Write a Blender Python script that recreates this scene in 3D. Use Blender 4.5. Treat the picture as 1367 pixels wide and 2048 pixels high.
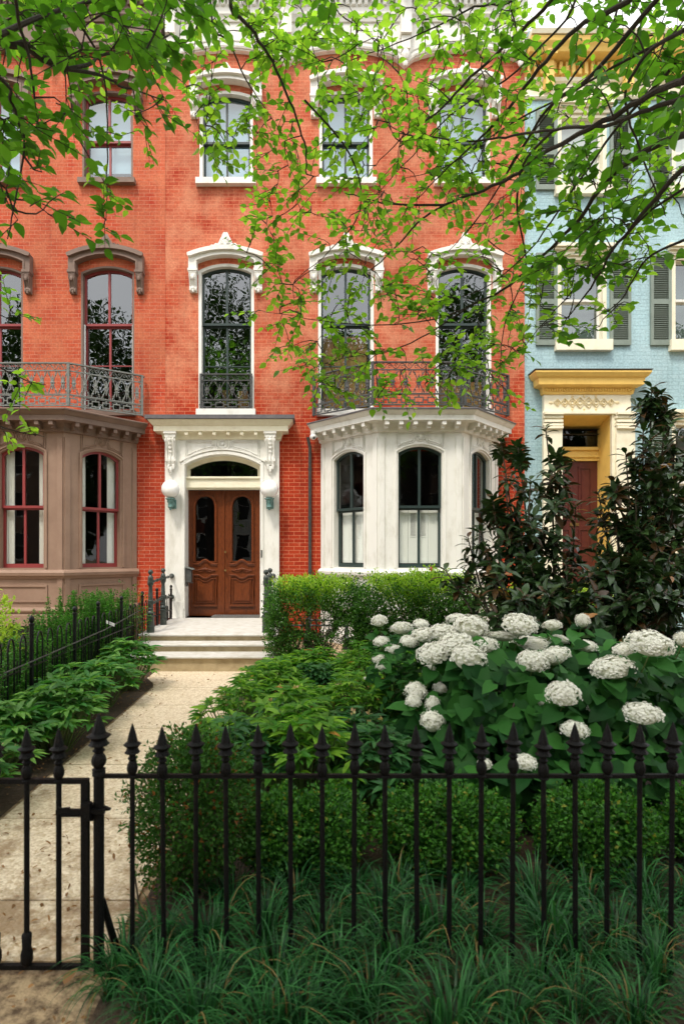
import bpy, math, random
import numpy as np
from mathutils import Vector, Matrix
R = math.radians
rng = np.random.default_rng(7)
random.seed(7)
for o in list(bpy.data.objects): bpy.data.objects.remove(o)
scn = bpy.context.scene
COL = scn.collection

# ------------------------------------------------------------------ camera
EYE = 1.60
FPX = 1200.0            # focal length in photo pixels (photo is 1367 x 2048)
CX, CY = 612.0, 1110.0  # vanishing point of the facade normals
cam_d = bpy.data.cameras.new('camera')
cam = bpy.data.objects.new('camera', cam_d); COL.objects.link(cam)
cam.location = (0, 0, EYE); cam.rotation_euler = (R(90), 0, 0)
cam_d.sensor_fit = 'VERTICAL'; cam_d.sensor_height = 36; cam_d.sensor_width = 24
cam_d.lens = 36*FPX/2048
cam_d.shift_x = (683.5-CX)/2048; cam_d.shift_y = (CY-1024)/2048
cam_d.clip_start = .05; cam_d.clip_end = 2000
cam_d.dof.use_dof = True; cam_d.dof.focus_distance = 9.5; cam_d.dof.aperture_fstop = 3.2
scn.camera = cam

# ------------------------------------------------------------------ sky and sun (thin overcast)
SUN_EL, SUN_AZ = R(58), R(205)
w = bpy.data.worlds.new('World'); scn.world = w; w.use_nodes = True
nt = w.node_tree; nt.nodes.clear()
sky = nt.nodes.new('ShaderNodeTexSky'); sky.sky_type = 'NISHITA'; sky.sun_disc = False
sky.sun_elevation = SUN_EL; sky.sun_rotation = SUN_AZ; sky.dust_density = 3.0
cloud = nt.nodes.new('ShaderNodeMix'); cloud.data_type = 'RGBA'; cloud.inputs[0].default_value = .74
cloud.inputs[7].default_value = (9.8, 9.68, 9.4, 1)
bg = nt.nodes.new('ShaderNodeBackground'); bg.inputs[1].default_value = .15
wo = nt.nodes.new('ShaderNodeOutputWorld')
nt.links.new(sky.outputs[0], cloud.inputs[6]); nt.links.new(cloud.outputs[2], bg.inputs[0]); nt.links.new(bg.outputs[0], wo.inputs[0])
sd = bpy.data.lights.new('sun', 'SUN'); sd.energy = 1.6; sd.angle = R(10); sd.color = (1, .92, .80)
sun = bpy.data.objects.new('sun', sd); COL.objects.link(sun)
# light comes from behind and left of the camera
sv = Vector((math.sin(SUN_AZ)*math.cos(SUN_EL), math.cos(SUN_AZ)*math.cos(SUN_EL), math.sin(SUN_EL)))
sun.rotation_euler = sv.to_track_quat('Z', 'Y').to_euler()
scn.view_settings.view_transform = 'Standard'; scn.view_settings.look = 'None'
scn.view_settings.exposure = 0.80; scn.view_settings.gamma = 1

# ------------------------------------------------------------------ helpers
def P(px, py, d): return Vector(((px-CX)/FPX*d, d, EYE+(CY-py)/FPX*d))
def G(px, py):
    d = EYE*FPX/(py-CY); return Vector(((px-CX)/FPX*d, d, 0))
YW = 11.25                                  # main facade plane
def fx(px, d=YW): return (px-CX)/FPX*d
def fz(py, d=YW): return EYE+(CY-py)/FPX*d

class MB:
    def __init__(s, T=None): s.v = []; s.f = []; s.m = []; s.T = T; s.mi = 0
    def add(s, vs, fs):
        b = len(s.v)
        s.v += [tuple(s.T @ Vector(q)) if s.T else tuple(q) for q in vs]
        s.f += [tuple(b+i for i in f) for f in fs]; s.m += [s.mi]*len(fs)
    def box(s, x0, x1, y0, y1, z0, z1):
        s.add([(x0,y0,z0),(x1,y0,z0),(x1,y1,z0),(x0,y1,z0),(x0,y0,z1),(x1,y0,z1),(x1,y1,z1),(x0,y1,z1)],
              [(0,1,5,4),(1,2,6,5),(2,3,7,6),(3,0,4,7),(4,5,6,7),(3,2,1,0)])
    def prism(s, poly, y0, y1):
        n = len(poly)
        s.add([(x,y0,z) for x,z in poly]+[(x,y1,z) for x,z in poly],
              [tuple(range(n)), tuple(range(2*n-1,n-1,-1))]+[((i+1)%n,i,n+i,n+(i+1)%n) for i in range(n)])
    def bevprism(s, poly, y0, y1, b):       # front edge chamfered toward the centre
        n = len(poly); cx = sum(p[0] for p in poly)/n; cz = sum(p[1] for p in poly)/n
        def inn(p):
            dx, dz = cx-p[0], cz-p[1]; l = math.hypot(dx,dz) or 1; return (p[0]+dx/l*b, p[1]+dz/l*b)
        q = [inn(p) for p in poly]
        s.add([(x,y0,z) for x,z in q]+[(x,y0+b,z) for x,z in poly]+[(x,y1,z) for x,z in poly],
              [tuple(range(n))]+[((i+1)%n,i,n+i,n+(i+1)%n) for i in range(n)]+[(n+(i+1)%n,n+i,2*n+i,2*n+(i+1)%n) for i in range(n)])
    def ring(s, a, b, y0, y1, closed=False, back=True):   # a outer, b inner outlines
        n = len(a); k = n if closed else n-1
        vs = [(x,y0,z) for x,z in a]+[(x,y0,z) for x,z in b]+[(x,y1,z) for x,z in a]+[(x,y1,z) for x,z in b]
        fs = []
        for i in range(k):
            j = (i+1)%n
            fs += [(i,j,n+j,n+i),(j,i,2*n+i,2*n+j),(n+i,n+j,3*n+j,3*n+i)]
            if back: fs.append((2*n+j,2*n+i,3*n+i,3*n+j))
        if not closed: fs += [(0,n,3*n,2*n),(n-1,2*n-1+0,3*n+n-1,2*n+n-1)]
        s.add(vs, fs)
    def tube(s, pts, r, n=6, cap=True):
        pts = [Vector(p) for p in pts]; k = len(pts)
        if not hasattr(r, '__len__'): r = [r]*k
        vs = []; up = Vector((.3,.2,.93))
        for i,p in enumerate(pts):
            t = (pts[min(i+1,k-1)]-pts[max(i-1,0)])
            t = t.normalized() if t.length > 1e-9 else Vector((0,0,1))
            a = t.cross(up)
            if a.length < .05: a = t.cross(Vector((1,0,0)))
            a.normalize(); b = t.cross(a)
            for j in range(n):
                th = 2*math.pi*j/n; vs.append(tuple(p+(a*math.cos(th)+b*math.sin(th))*r[i]))
        fs = [(i*n+j, i*n+(j+1)%n, (i+1)*n+(j+1)%n, (i+1)*n+j) for i in range(k-1) for j in range(n)]
        if cap: fs += [tuple(range(n-1,-1,-1)), tuple(range((k-1)*n,k*n))]
        s.add(vs, fs)
    def lathe(s, prof, c=(0,0,0), n=10, axis='z', rot=0):
        vs = []; k = len(prof)
        for r, h in prof:
            for j in range(n):
                th = 2*math.pi*j/n+rot; x, y = r*math.cos(th), r*math.sin(th)
                q = (x, y, h) if axis == 'z' else (x, h, y) if axis == 'y' else (h, x, y)
                vs.append((c[0]+q[0], c[1]+q[1], c[2]+q[2]))
        s.add(vs, [(i*n+j, i*n+(j+1)%n, (i+1)*n+(j+1)%n, (i+1)*n+j) for i in range(k-1) for j in range(n)]
              + [tuple(range(n-1,-1,-1)), tuple(range((k-1)*n,k*n))])
    def ball(s, c, r, n=10, sx=1, sy=1, sz=1):
        m = max(4, n//2+1)
        vs = []
        for i in range(m+1):
            ph = math.pi*i/m
            for j in range(n):
                th = 2*math.pi*j/n
                vs.append((c[0]+r*sx*math.sin(ph)*math.cos(th), c[1]+r*sy*math.sin(ph)*math.sin(th), c[2]+r*sz*math.cos(ph)))
        s.add(vs, [(i*n+j, (i+1)*n+j, (i+1)*n+(j+1)%n, i*n+(j+1)%n) for i in range(m) for j in range(n)])
    def sweep(s, prof, path):               # prof (out, z); path (x, y) left to right seen from the street
        k = len(path); n = len(prof); path = [Vector(p) for p in path]; ofs = []
        for i in range(k):
            ns = []
            if i > 0: d = (path[i]-path[i-1]).normalized(); ns.append(Vector((d.y,-d.x)))
            if i < k-1: d = (path[i+1]-path[i]).normalized(); ns.append(Vector((d.y,-d.x)))
            m = sum(ns, Vector((0,0))); m.normalize(); ofs.append(m/m.dot(ns[0]))
        vs = [(path[i].x+ofs[i].x*o, path[i].y+ofs[i].y*o, z) for i in range(k) for o,z in prof]
        fs = [(i*n+j,(i+1)*n+j,(i+1)*n+j+1,i*n+j+1) for i in range(k-1) for j in range(n-1)]
        fs += [tuple(range(n)), tuple(range(k*n-1,(k-1)*n-1,-1))]
        s.add(vs, fs)

def wloc(o):
    v = Vector((0,0,0))
    while o: v = v+o.location; o = o.parent
    return v
def build(mb, name, mats, parent=None, smooth=False, loc=None, auto=None):
    off = wloc(parent) if parent else Vector(loc or (0,0,0))
    me = bpy.data.meshes.new(name)
    me.from_pydata([(a-off.x,b-off.y,c-off.z) for a,b,c in mb.v], [], mb.f)
    mats = mats if isinstance(mats, (list,tuple)) else [mats]
    for m in mats: me.materials.append(m)
    if len(mats) > 1: me.polygons.foreach_set('material_index', mb.m)
    me.validate()
    import bmesh
    bm = bmesh.new(); bm.from_mesh(me)
    bmesh.ops.recalc_face_normals(bm, faces=bm.faces); bm.to_mesh(me); bm.free()
    if smooth:
        me.polygons.foreach_set('use_smooth', [True]*len(me.polygons))
        try: me.set_sharp_from_angle(angle=R(auto or 50))
        except Exception: pass
    o = bpy.data.objects.new(name, me); COL.objects.link(o)
    if parent: o.parent = parent
    else: o.location = off
    return o
def tag(o, label=None, cat=None, group=None, kind=None):
    if label: o['label'] = label
    if cat: o['category'] = cat
    if group: o['group'] = group
    if kind: o['kind'] = kind
    return o
def empty(name, loc, label, cat, group=None, rz=0):
    o = bpy.data.objects.new(name, None); COL.objects.link(o); o.location = loc; o.rotation_euler = (0,0,rz)
    o.empty_display_size = .1
    return tag(o, label, cat, group)
def copy_tree(o, parent=None, loc=None, rz=None, sc=None, label=None):
    c = o.copy(); COL.objects.link(c); c.parent = parent
    if loc is not None: c.location = loc
    if rz is not None: c.rotation_euler = (0,0,rz)
    if sc is not None: c.scale = (sc,sc,sc) if not hasattr(sc,'__len__') else sc
    if label: c['label'] = label
    for ch in [x for x in o.children]: copy_tree(ch, c)
    return c

def frame(ox, oy, ux, uy):                  # local x along the wall, y into the wall, z up
    l = math.hypot(ux,uy); ux /= l; uy /= l
    return Matrix(((ux,-uy,0,ox),(uy,ux,0,oy),(0,0,1,0),(0,0,0,1)))
FAC = frame(0, YW, 1, 0)

def arc(c, hw, zs, rise, n=12):
    out = []
    for i in range(n+1):
        x = -hw+2*hw*i/n
        if rise <= 1e-6: z = zs
        else:
            Rr = (hw*hw+rise*rise)/(2*rise); z = zs+rise-Rr+math.sqrt(max(0,Rr*Rr-x*x))
        out.append((c+x, z))
    return out
def outline(c, hw, zb, zs, rise, n=12): return [(c-hw,zb)]+arc(c,hw,zs,rise,n)+[(c+hw,zb)]
def wall_open(mb, u0, u1, z0, z1, ops, thick, y=0):
    xs = {round(u0,5), round(u1,5)}
    for (c,hw,zb,zs,rise) in ops:
        for p in arc(c,hw,zs,rise): xs.add(round(p[0],5))
    xs = sorted(xs)
    def top(op, x):
        c,hw,zb,zs,rise = op
        if rise <= 1e-6: return zs
        Rr = (hw*hw+rise*rise)/(2*rise); return zs+rise-Rr+math.sqrt(max(0,Rr*Rr-(x-c)**2))
    for a,b in zip(xs, xs[1:]):
        m = (a+b)/2; pa = pb = z0
        for op in sorted([o for o in ops if abs(m-o[0]) < o[1]], key=lambda o:o[2]):
            if op[2] > pa+1e-5: mb.add([(a,y,pa),(b,y,pb),(b,y,op[2]),(a,y,op[2])], [(0,1,2,3)])
            pa, pb = top(op,a), top(op,b)
        mb.add([(a,y,pa),(b,y,pb),(b,y,z1),(a,y,z1)], [(0,1,2,3)])
    for op in ops:
        o = outline(*op); n = len(o)
        mb.add([(x,y,z) for x,z in o]+[(x,y+thick,z) for x,z in o], [(i,(i+1)%n,n+(i+1)%n,n+i) for i in range(n)])

# ------------------------------------------------------------------ materials
def mat(name, col, rough=.6, noise=None, bump=0, bscale=40, metal=0, spec=.5, coat=0, streak=None):
    m = bpy.data.materials.new(name); m.use_nodes = True; t = m.node_tree; N = t.nodes; L = t.links
    p = N['Principled BSDF']; p.inputs['Base Color'].default_value = (*col,1); p.inputs['Roughness'].default_value = rough
    p.inputs['Metallic'].default_value = metal; p.inputs['Specular IOR Level'].default_value = spec
    if coat: p.inputs['Coat Weight'].default_value = coat; p.inputs['Coat Roughness'].default_value = .15
    tc = N.new('ShaderNodeTexCoord'); src = None
    if noise:
        col2, sc, lo, hi = noise
        n = N.new('ShaderNodeTexNoise'); n.inputs['Scale'].default_value = sc; n.inputs['Detail'].default_value = 8; n.inputs['Roughness'].default_value = .65
        if streak:
            mp = N.new('ShaderNodeMapping'); mp.inputs['Scale'].default_value = streak; L.new(tc.outputs['Object'], mp.inputs[0]); L.new(mp.outputs[0], n.inputs['Vector'])
        else: L.new(tc.outputs['Object'], n.inputs['Vector'])
        r = N.new('ShaderNodeMapRange'); r.inputs[1].default_value = lo; r.inputs[2].default_value = hi; L.new(n.outputs[0], r.inputs[0])
        mx = N.new('ShaderNodeMix'); mx.data_type = 'RGBA'; mx.inputs[6].default_value = (*col,1); mx.inputs[7].default_value = (*col2,1)
        L.new(r.outputs[0], mx.inputs[0]); L.new(mx.outputs[2], p.inputs['Base Color'])
    if bump:
        n2 = N.new('ShaderNodeTexNoise'); n2.inputs['Scale'].default_value = bscale; n2.inputs['Detail'].default_value = 6; L.new(tc.outputs['Object'], n2.inputs['Vector'])
        b = N.new('ShaderNodeBump'); b.inputs['Strength'].default_value = bump; b.inputs['Distance'].default_value = .01
        L.new(n2.outputs[0], b.inputs['Height']); L.new(b.outputs[0], p.inputs['Normal'])
    return m
def brick_mat(name, c1, c2, mortar, patch, patch_amt, mort=.005, bstr=.5):
    m = bpy.data.materials.new(name); m.use_nodes = True; t = m.node_tree; N = t.nodes; L = t.links
    p = N['Principled BSDF']; p.inputs['Roughness'].default_value = .85; p.inputs['Specular IOR Level'].default_value = .25
    tc = N.new('ShaderNodeTexCoord'); sx = N.new('ShaderNodeSeparateXYZ'); cb = N.new('ShaderNodeCombineXYZ')
    L.new(tc.outputs['Object'], sx.inputs[0]); L.new(sx.outputs[0], cb.inputs[0]); L.new(sx.outputs[2], cb.inputs[1])
    wn = N.new('ShaderNodeTexNoise'); wn.inputs['Scale'].default_value = 6; L.new(tc.outputs['Object'], wn.inputs['Vector'])
    wm = N.new('ShaderNodeVectorMath'); wm.operation = 'MULTIPLY_ADD'; wm.inputs[1].default_value = (.006,.006,0); L.new(wn.outputs['Color'], wm.inputs[0]); L.new(cb.outputs[0], wm.inputs[2])
    b = N.new('ShaderNodeTexBrick'); L.new(wm.outputs[0], b.inputs['Vector'])
    b.inputs['Color1'].default_value = (*c1,1); b.inputs['Color2'].default_value = (*c2,1); b.inputs['Mortar'].default_value = (*mortar,1)
    b.inputs['Scale'].default_value = 1; b.inputs['Mortar Size'].default_value = mort; b.inputs['Mortar Smooth'].default_value = .3
    b.inputs['Brick Width'].default_value = .205; b.inputs['Row Height'].default_value = .0705; b.inputs['Bias'].default_value = -.1
    n = N.new('ShaderNodeTexNoise'); n.inputs['Scale'].default_value = 2.0; n.inputs['Detail'].default_value = 10; n.inputs['Roughness'].default_value = .7; L.new(tc.outputs['Object'], n.inputs['Vector'])
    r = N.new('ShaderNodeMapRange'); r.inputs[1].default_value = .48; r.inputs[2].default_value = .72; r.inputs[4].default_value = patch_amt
    hz = N.new('ShaderNodeMapRange'); hz.inputs[1].default_value = 3.2; hz.inputs[2].default_value = 5.2; hz.inputs[3].default_value = -.10; hz.inputs[4].default_value = .13; L.new(sx.outputs[2], hz.inputs[0])  # patches thin out low down: ground-storey shade, plus weathering, put into the colour
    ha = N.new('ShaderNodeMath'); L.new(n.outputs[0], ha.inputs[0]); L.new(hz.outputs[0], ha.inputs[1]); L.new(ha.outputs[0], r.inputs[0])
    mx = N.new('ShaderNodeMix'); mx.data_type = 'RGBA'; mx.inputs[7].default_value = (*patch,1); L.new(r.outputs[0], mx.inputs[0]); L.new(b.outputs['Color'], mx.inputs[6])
    n3 = N.new('ShaderNodeTexNoise'); n3.inputs['Scale'].default_value = 30; n3.inputs['Detail'].default_value = 4; L.new(tc.outputs['Object'], n3.inputs['Vector'])
    r3 = N.new('ShaderNodeMapRange'); r3.inputs[1].default_value = .3; r3.inputs[2].default_value = .7; r3.inputs[3].default_value = .82; r3.inputs[4].default_value = 1.15; L.new(n3.outputs[0], r3.inputs[0])
    n4 = N.new('ShaderNodeTexNoise'); n4.inputs['Scale'].default_value = .6; n4.inputs['Detail'].default_value = 5; L.new(tc.outputs['Object'], n4.inputs['Vector'])
    r4 = N.new('ShaderNodeMapRange'); r4.inputs[1].default_value = .35; r4.inputs[2].default_value = .65; r4.inputs[3].default_value = .84; r4.inputs[4].default_value = 1.12; L.new(n4.outputs[0], r4.inputs[0])
    mp = N.new('ShaderNodeMapping'); mp.inputs['Scale'].default_value = (7,7,.55); L.new(tc.outputs['Object'], mp.inputs[0])
    n5 = N.new('ShaderNodeTexNoise'); n5.inputs['Scale'].default_value = 1; n5.inputs['Detail'].default_value = 6; L.new(mp.outputs[0], n5.inputs['Vector'])
    r5 = N.new('ShaderNodeMapRange'); r5.inputs[1].default_value = .55; r5.inputs[2].default_value = .75; r5.inputs[3].default_value = 1.03; r5.inputs[4].default_value = .84; L.new(n5.outputs[0], r5.inputs[0])
    m0 = N.new('ShaderNodeMath'); m0.operation = 'MULTIPLY'; L.new(r3.outputs[0], m0.inputs[0]); L.new(r5.outputs[0], m0.inputs[1])
    mm = N.new('ShaderNodeMath'); mm.operation = 'MULTIPLY'; L.new(m0.outputs[0], mm.inputs[0]); L.new(r4.outputs[0], mm.inputs[1])
    ms = N.new('ShaderNodeVectorMath'); ms.operation = 'SCALE'; L.new(mx.outputs[2], ms.inputs[0]); L.new(mm.outputs[0], ms.inputs['Scale'])
    L.new(ms.outputs[0], p.inputs['Base Color'])
    bp = N.new('ShaderNodeBump'); bp.inputs['Strength'].default_value = bstr; bp.inputs['Distance'].default_value = .006; bp.invert = True
    L.new(b.outputs['Fac'], bp.inputs['Height'])
    bp2 = N.new('ShaderNodeBump'); bp2.inputs['Strength'].default_value = .35; bp2.inputs['Distance'].default_value = .004; L.new(n3.outputs[0], bp2.inputs['Height']); L.new(bp.outputs[0], bp2.inputs['Normal'])
    L.new(bp2.outputs[0], p.inputs['Normal'])
    return m
def leaf_mat(name, c1, c2, trans=.35, rough=.45, spec=.4, odd=None, oddp=.0, tcol=None, c3=None):
    m = bpy.data.materials.new(name); m.use_nodes = True; t = m.node_tree; N = t.nodes; L = t.links
    p = N['Principled BSDF']; p.inputs['Roughness'].default_value = rough; p.inputs['Specular IOR Level'].default_value = spec
    g = N.new('ShaderNodeNewGeometry'); cr = N.new('ShaderNodeValToRGB'); e = cr.color_ramp.elements
    e[0].color = (*c1,1); e[1].color = (*c2,1)
    if odd:
        e[1].position = 1-oddp-.01; x = cr.color_ramp.elements.new(1-oddp); x.color = (*odd,1)
    if c3: x = cr.color_ramp.elements.new(.5); x.color = (*c3,1)
    L.new(g.outputs['Random Per Island'], cr.inputs[0]); L.new(cr.outputs[0], p.inputs['Base Color'])
    tr = N.new('ShaderNodeBsdfTranslucent'); mu = N.new('ShaderNodeMix'); mu.data_type = 'RGBA'; mu.blend_type = 'MULTIPLY'; mu.inputs[0].default_value = 1
    tcv = tcol or (1.5,1.6,.7); mu.inputs[7].default_value = (*tcv,1); L.new(cr.outputs[0], mu.inputs[6]); L.new(mu.outputs[2], tr.inputs[0])
    ms = N.new('ShaderNodeMixShader'); ms.inputs[0].default_value = trans; L.new(p.outputs[0], ms.inputs[1]); L.new(tr.outputs[0], ms.inputs[2])
    L.new(ms.outputs[0], N['Material Output'].inputs[0])
    return m
def glass_mat(name, tint=(.8,.85,.83), base=.15, wav=.0015, sc=3.5):
    m = bpy.data.materials.new(name); m.use_nodes = True; t = m.node_tree; N = t.nodes; L = t.links
    N.remove(N['Principled BSDF'])
    tr = N.new('ShaderNodeBsdfTransparent'); tr.inputs[0].default_value = (*tint,1)
    gl = N.new('ShaderNodeBsdfGlossy'); gl.inputs['Roughness'].default_value = .0; gl.inputs[0].default_value = (.95,.98,1,1)
    lw = N.new('ShaderNodeLayerWeight'); pw = N.new('ShaderNodeMath'); pw.operation = 'POWER'; pw.inputs[1].default_value = 3.5; L.new(lw.outputs['Facing'], pw.inputs[0])
    mr = N.new('ShaderNodeMapRange'); mr.inputs[3].default_value = base; mr.inputs[4].default_value = .95; L.new(pw.outputs[0], mr.inputs[0])
    tc = N.new('ShaderNodeTexCoord'); n = N.new('ShaderNodeTexNoise'); n.inputs['Scale'].default_value = sc; n.inputs['Detail'].default_value = 1; L.new(tc.outputs['Object'], n.inputs['Vector'])
    b = N.new('ShaderNodeBump'); b.inputs['Strength'].default_value = 1; b.inputs['Distance'].default_value = wav; L.new(n.outputs[0], b.inputs['Height']); L.new(b.outputs[0], gl.inputs['Normal'])
    ms = N.new('ShaderNodeMixShader'); L.new(mr.outputs[0], ms.inputs[0]); L.new(tr.outputs[0], ms.inputs[1]); L.new(gl.outputs[0], ms.inputs[2])
    L.new(ms.outputs[0], N['Material Output'].inputs[0]); return m

M = {}
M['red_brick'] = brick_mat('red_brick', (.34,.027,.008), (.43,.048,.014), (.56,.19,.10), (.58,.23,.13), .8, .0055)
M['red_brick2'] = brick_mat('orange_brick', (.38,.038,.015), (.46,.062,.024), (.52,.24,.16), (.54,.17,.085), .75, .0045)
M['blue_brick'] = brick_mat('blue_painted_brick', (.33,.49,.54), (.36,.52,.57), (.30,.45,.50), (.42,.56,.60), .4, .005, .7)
M['white'] = mat('white_painted_stone', (.77,.76,.715), .75, ((.58,.56,.49), 2.2, .50,.78), .35, 60, streak=(2.5,2.5,1))
M['cream'] = mat('cream_paint', (.78,.64,.36), .7, ((.62,.55,.38), 4, .45,.75), .15, 60)
M['cream2'] = mat('pale_cream_paint', (.84,.79,.62), .7, ((.72,.65,.48), 4, .45,.75), .15, 60)
M['yellow'] = mat('yellow_paint', (.85,.57,.15), .6, ((.74,.48,.12), 5, .45,.75), .15, 60)
M['brown'] = mat('brown_paint', (.30,.195,.14), .7, ((.24,.15,.105), 3, .4,.75), .25, 70)
M['brown_dark'] = mat('dark_brown_paint', (.20,.135,.105), .7, ((.14,.09,.07), 4, .4,.75), .2, 60)
M['red_sash'] = mat('dark_red_sash_paint', (.25,.035,.035), .45)
M['green_sash'] = mat('dark_green_sash_paint', (.022,.04,.038), .4)
M['slate'] = mat('slate_flashing', (.09,.085,.095), .6, ((.14,.13,.13), 8, .4,.7), .1)
M['wood'] = mat('varnished_wood', (.20,.048,.012), .32, ((.05,.013,.005), 9, .35,.7), .15, 60, coat=.12, spec=.3, streak=(14,14,1.6))
M['wood_pale'] = mat('orange_wood', (.40,.19,.06), .5, ((.24,.10,.03), 6, .35,.7), .1, 60, streak=(14,14,1.2))
M['wood_red'] = mat('dark_red_door_paint', (.10,.022,.016), .35, ((.07,.014,.012), 9, .35,.7), .05, 60)
M['iron'] = mat('black_iron', (.004,.004,.0045), .55, ((.012,.009,.007), 30, .55,.75), .5, 120, spec=.16)
M['iron_fence'] = mat('black_garden_iron', (.005,.0055,.006), .4, bump=.2, bscale=80, spec=.3)
M['iron_grey'] = mat('grey_green_iron', (.20,.215,.20), .6, ((.12,.13,.12), 12, .4,.7), .2, 90)
M['iron_dark'] = mat('dark_grey_iron', (.04,.042,.042), .5, ((.08,.08,.075), 12, .4,.7), .2, 90)
M['iron_green'] = mat('dark_green_iron', (.030,.040,.036), .38, ((.05,.06,.05), 12, .5,.7), .2, 90)
M['verdigris'] = mat('verdigris_bronze', (.09,.20,.19), .6, ((.20,.36,.34), 18, .4,.65), .3, 80)
M['globe'] = mat('white_globe_glass', (.95,.95,.95), .22, ((.88,.89,.89), 5, .45,.7))
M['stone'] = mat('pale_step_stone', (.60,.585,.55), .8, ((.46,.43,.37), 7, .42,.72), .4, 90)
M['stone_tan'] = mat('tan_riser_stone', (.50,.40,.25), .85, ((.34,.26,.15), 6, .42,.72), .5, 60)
M['shutter'] = mat('green_grey_shutter_paint', (.21,.255,.22), .55, ((.17,.21,.18), 6, .4,.7))
M['white_in'] = mat('white_interior_shutter', (.90,.90,.87), .6)
M['blind'] = mat('sky_tinted_blind', (.42,.60,.75), .8)  # blue sky reflection of the top windows put into the blind colour
M['blind_dim'] = mat('grey_insect_screen', (.12,.15,.14), .8)
M['red_far'] = mat('red_brown_masonry', (.20,.06,.035), .85, ((.14,.045,.03), 3, .4,.7))
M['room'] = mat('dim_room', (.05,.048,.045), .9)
M['glass'] = glass_mat('window_glass')
M['glass_dark'] = glass_mat('door_glass', (.3,.35,.33), .045)
M['glass_bay'] = glass_mat('bay_window_glass', (.93,.95,.93), .035)
M['brass'] = mat('old_brass', (.35,.24,.10), .35, metal=1)
M['black_plastic'] = mat('black_plastic', (.015,.015,.016), .4)
M['white_plastic'] = mat('white_plastic', (.75,.75,.74), .35)
M['mat_rubber'] = mat('grey_woven_mat', (.12,.115,.11), .9, ((.2,.19,.18), 60, .4,.6), .5, 200)
M['soil'] = mat('dry_soil', (.44,.32,.19), .95, ((.09,.055,.03), 14, .42,.62), 1.0, 45)
M['mulch'] = mat('dark_mulch', (.055,.036,.022), .95, ((.12,.08,.05), 14, .5,.75), 1.0, 50)
M['bark'] = mat('dark_bark', (.028,.020,.016), .9, ((.05,.038,.03), 20, .4,.7), .6, 60)
M['bark_pale'] = mat('grey_brown_bark', (.11,.085,.06), .9, ((.11,.09,.07), 20, .4,.7), .5, 60)
M['stem_green'] = mat('green_stem', (.10,.16,.04), .6)
# canopy leaves: near ones darker, far ones with backlight put into the colour
M['leaf_a'] = leaf_mat('street_tree_leaf', (.045,.14,.016), (.13,.31,.035), .5, .5, .22, c3=(.08,.21,.022))
M['leaf_b'] = leaf_mat('backlit_street_tree_leaf', (.08,.21,.022), (.31,.50,.065), .55, .42, .35, c3=(.17,.34,.035))
M['leaf_far'] = leaf_mat('opposite_tree_leaf', (.015,.045,.008), (.045,.10,.015), .2, .6, .1)
M['leaf_mag'] = leaf_mat('magnolia_leaf', (.014,.036,.011), (.045,.095,.026), .06, .32, .35, odd=(.075,.04,.014), oddp=.14)
M['leaf_mag_bright'] = leaf_mat('magnolia_brown_leaf', (.35,.15,.05), (.45,.22,.08), .2)
M['leaf_hyd'] = leaf_mat('hydrangea_leaf', (.008,.050,.012), (.045,.17,.030), .22, .55, .15)
M['petal'] = leaf_mat('white_petal', (.88,.88,.80), (.96,.95,.90), .15, .7, .1, tcol=(1,1,.94))
M['petal_core'] = mat('pale_green_flower_core', (.72,.73,.58), .9)
M['leaf_box'] = leaf_mat('boxwood_leaf', (.009,.055,.008), (.078,.25,.03), .3, .45, .22, odd=(.20,.22,.03), oddp=.03)
M['leaf_yew'] = leaf_mat('box_shrub_leaf', (.020,.075,.012), (.06,.17,.025), .28, .5, .18, odd=(.22,.08,.02), oddp=.05)
M['leaf_hedge'] = leaf_mat('privet_leaf', (.016,.080,.010), (.085,.24,.022), .3, .45, .25, c3=(.05,.13,.02))
M['leaf_hedge_new'] = leaf_mat('young_privet_leaf', (.20,.38,.035), (.42,.58,.07), .5, .45, .4)
M['leaf_hel'] = leaf_mat('hellebore_leaf', (.05,.21,.045), (.20,.42,.09), .38, .42, .3, c3=(.06,.17,.04))
M['leaf_peo'] = leaf_mat('peony_leaf', (.05,.18,.022), (.26,.48,.05), .4, .40, .3, odd=(.45,.22,.05), oddp=.012, c3=(.09,.24,.03))
M['leaf_deep'] = leaf_mat('deep_green_leaf', (.020,.085,.028), (.07,.21,.06), .28, .42, .3, c3=(.035,.13,.04))
M['leaf_lir'] = leaf_mat('lilyturf_blade', (.005,.036,.012), (.042,.185,.048), .22, .42, .28, odd=(.22,.16,.06), oddp=.05)
M['leaf_euo'] = leaf_mat('spindle_leaf', (.020,.11,.012), (.07,.24,.025), .3, .4, .25)
M['leaf_lime'] = leaf_mat('lime_leaf', (.30,.45,.05), (.42,.55,.08), .45)
M['dead'] = leaf_mat('dead_leaf', (.16,.08,.03), (.36,.19,.08), .15, .8, .2, c3=(.24,.13,.06))
M['bud'] = leaf_mat('pale_flower_bud', (.45,.42,.18), (.55,.35,.22), .3)
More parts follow.
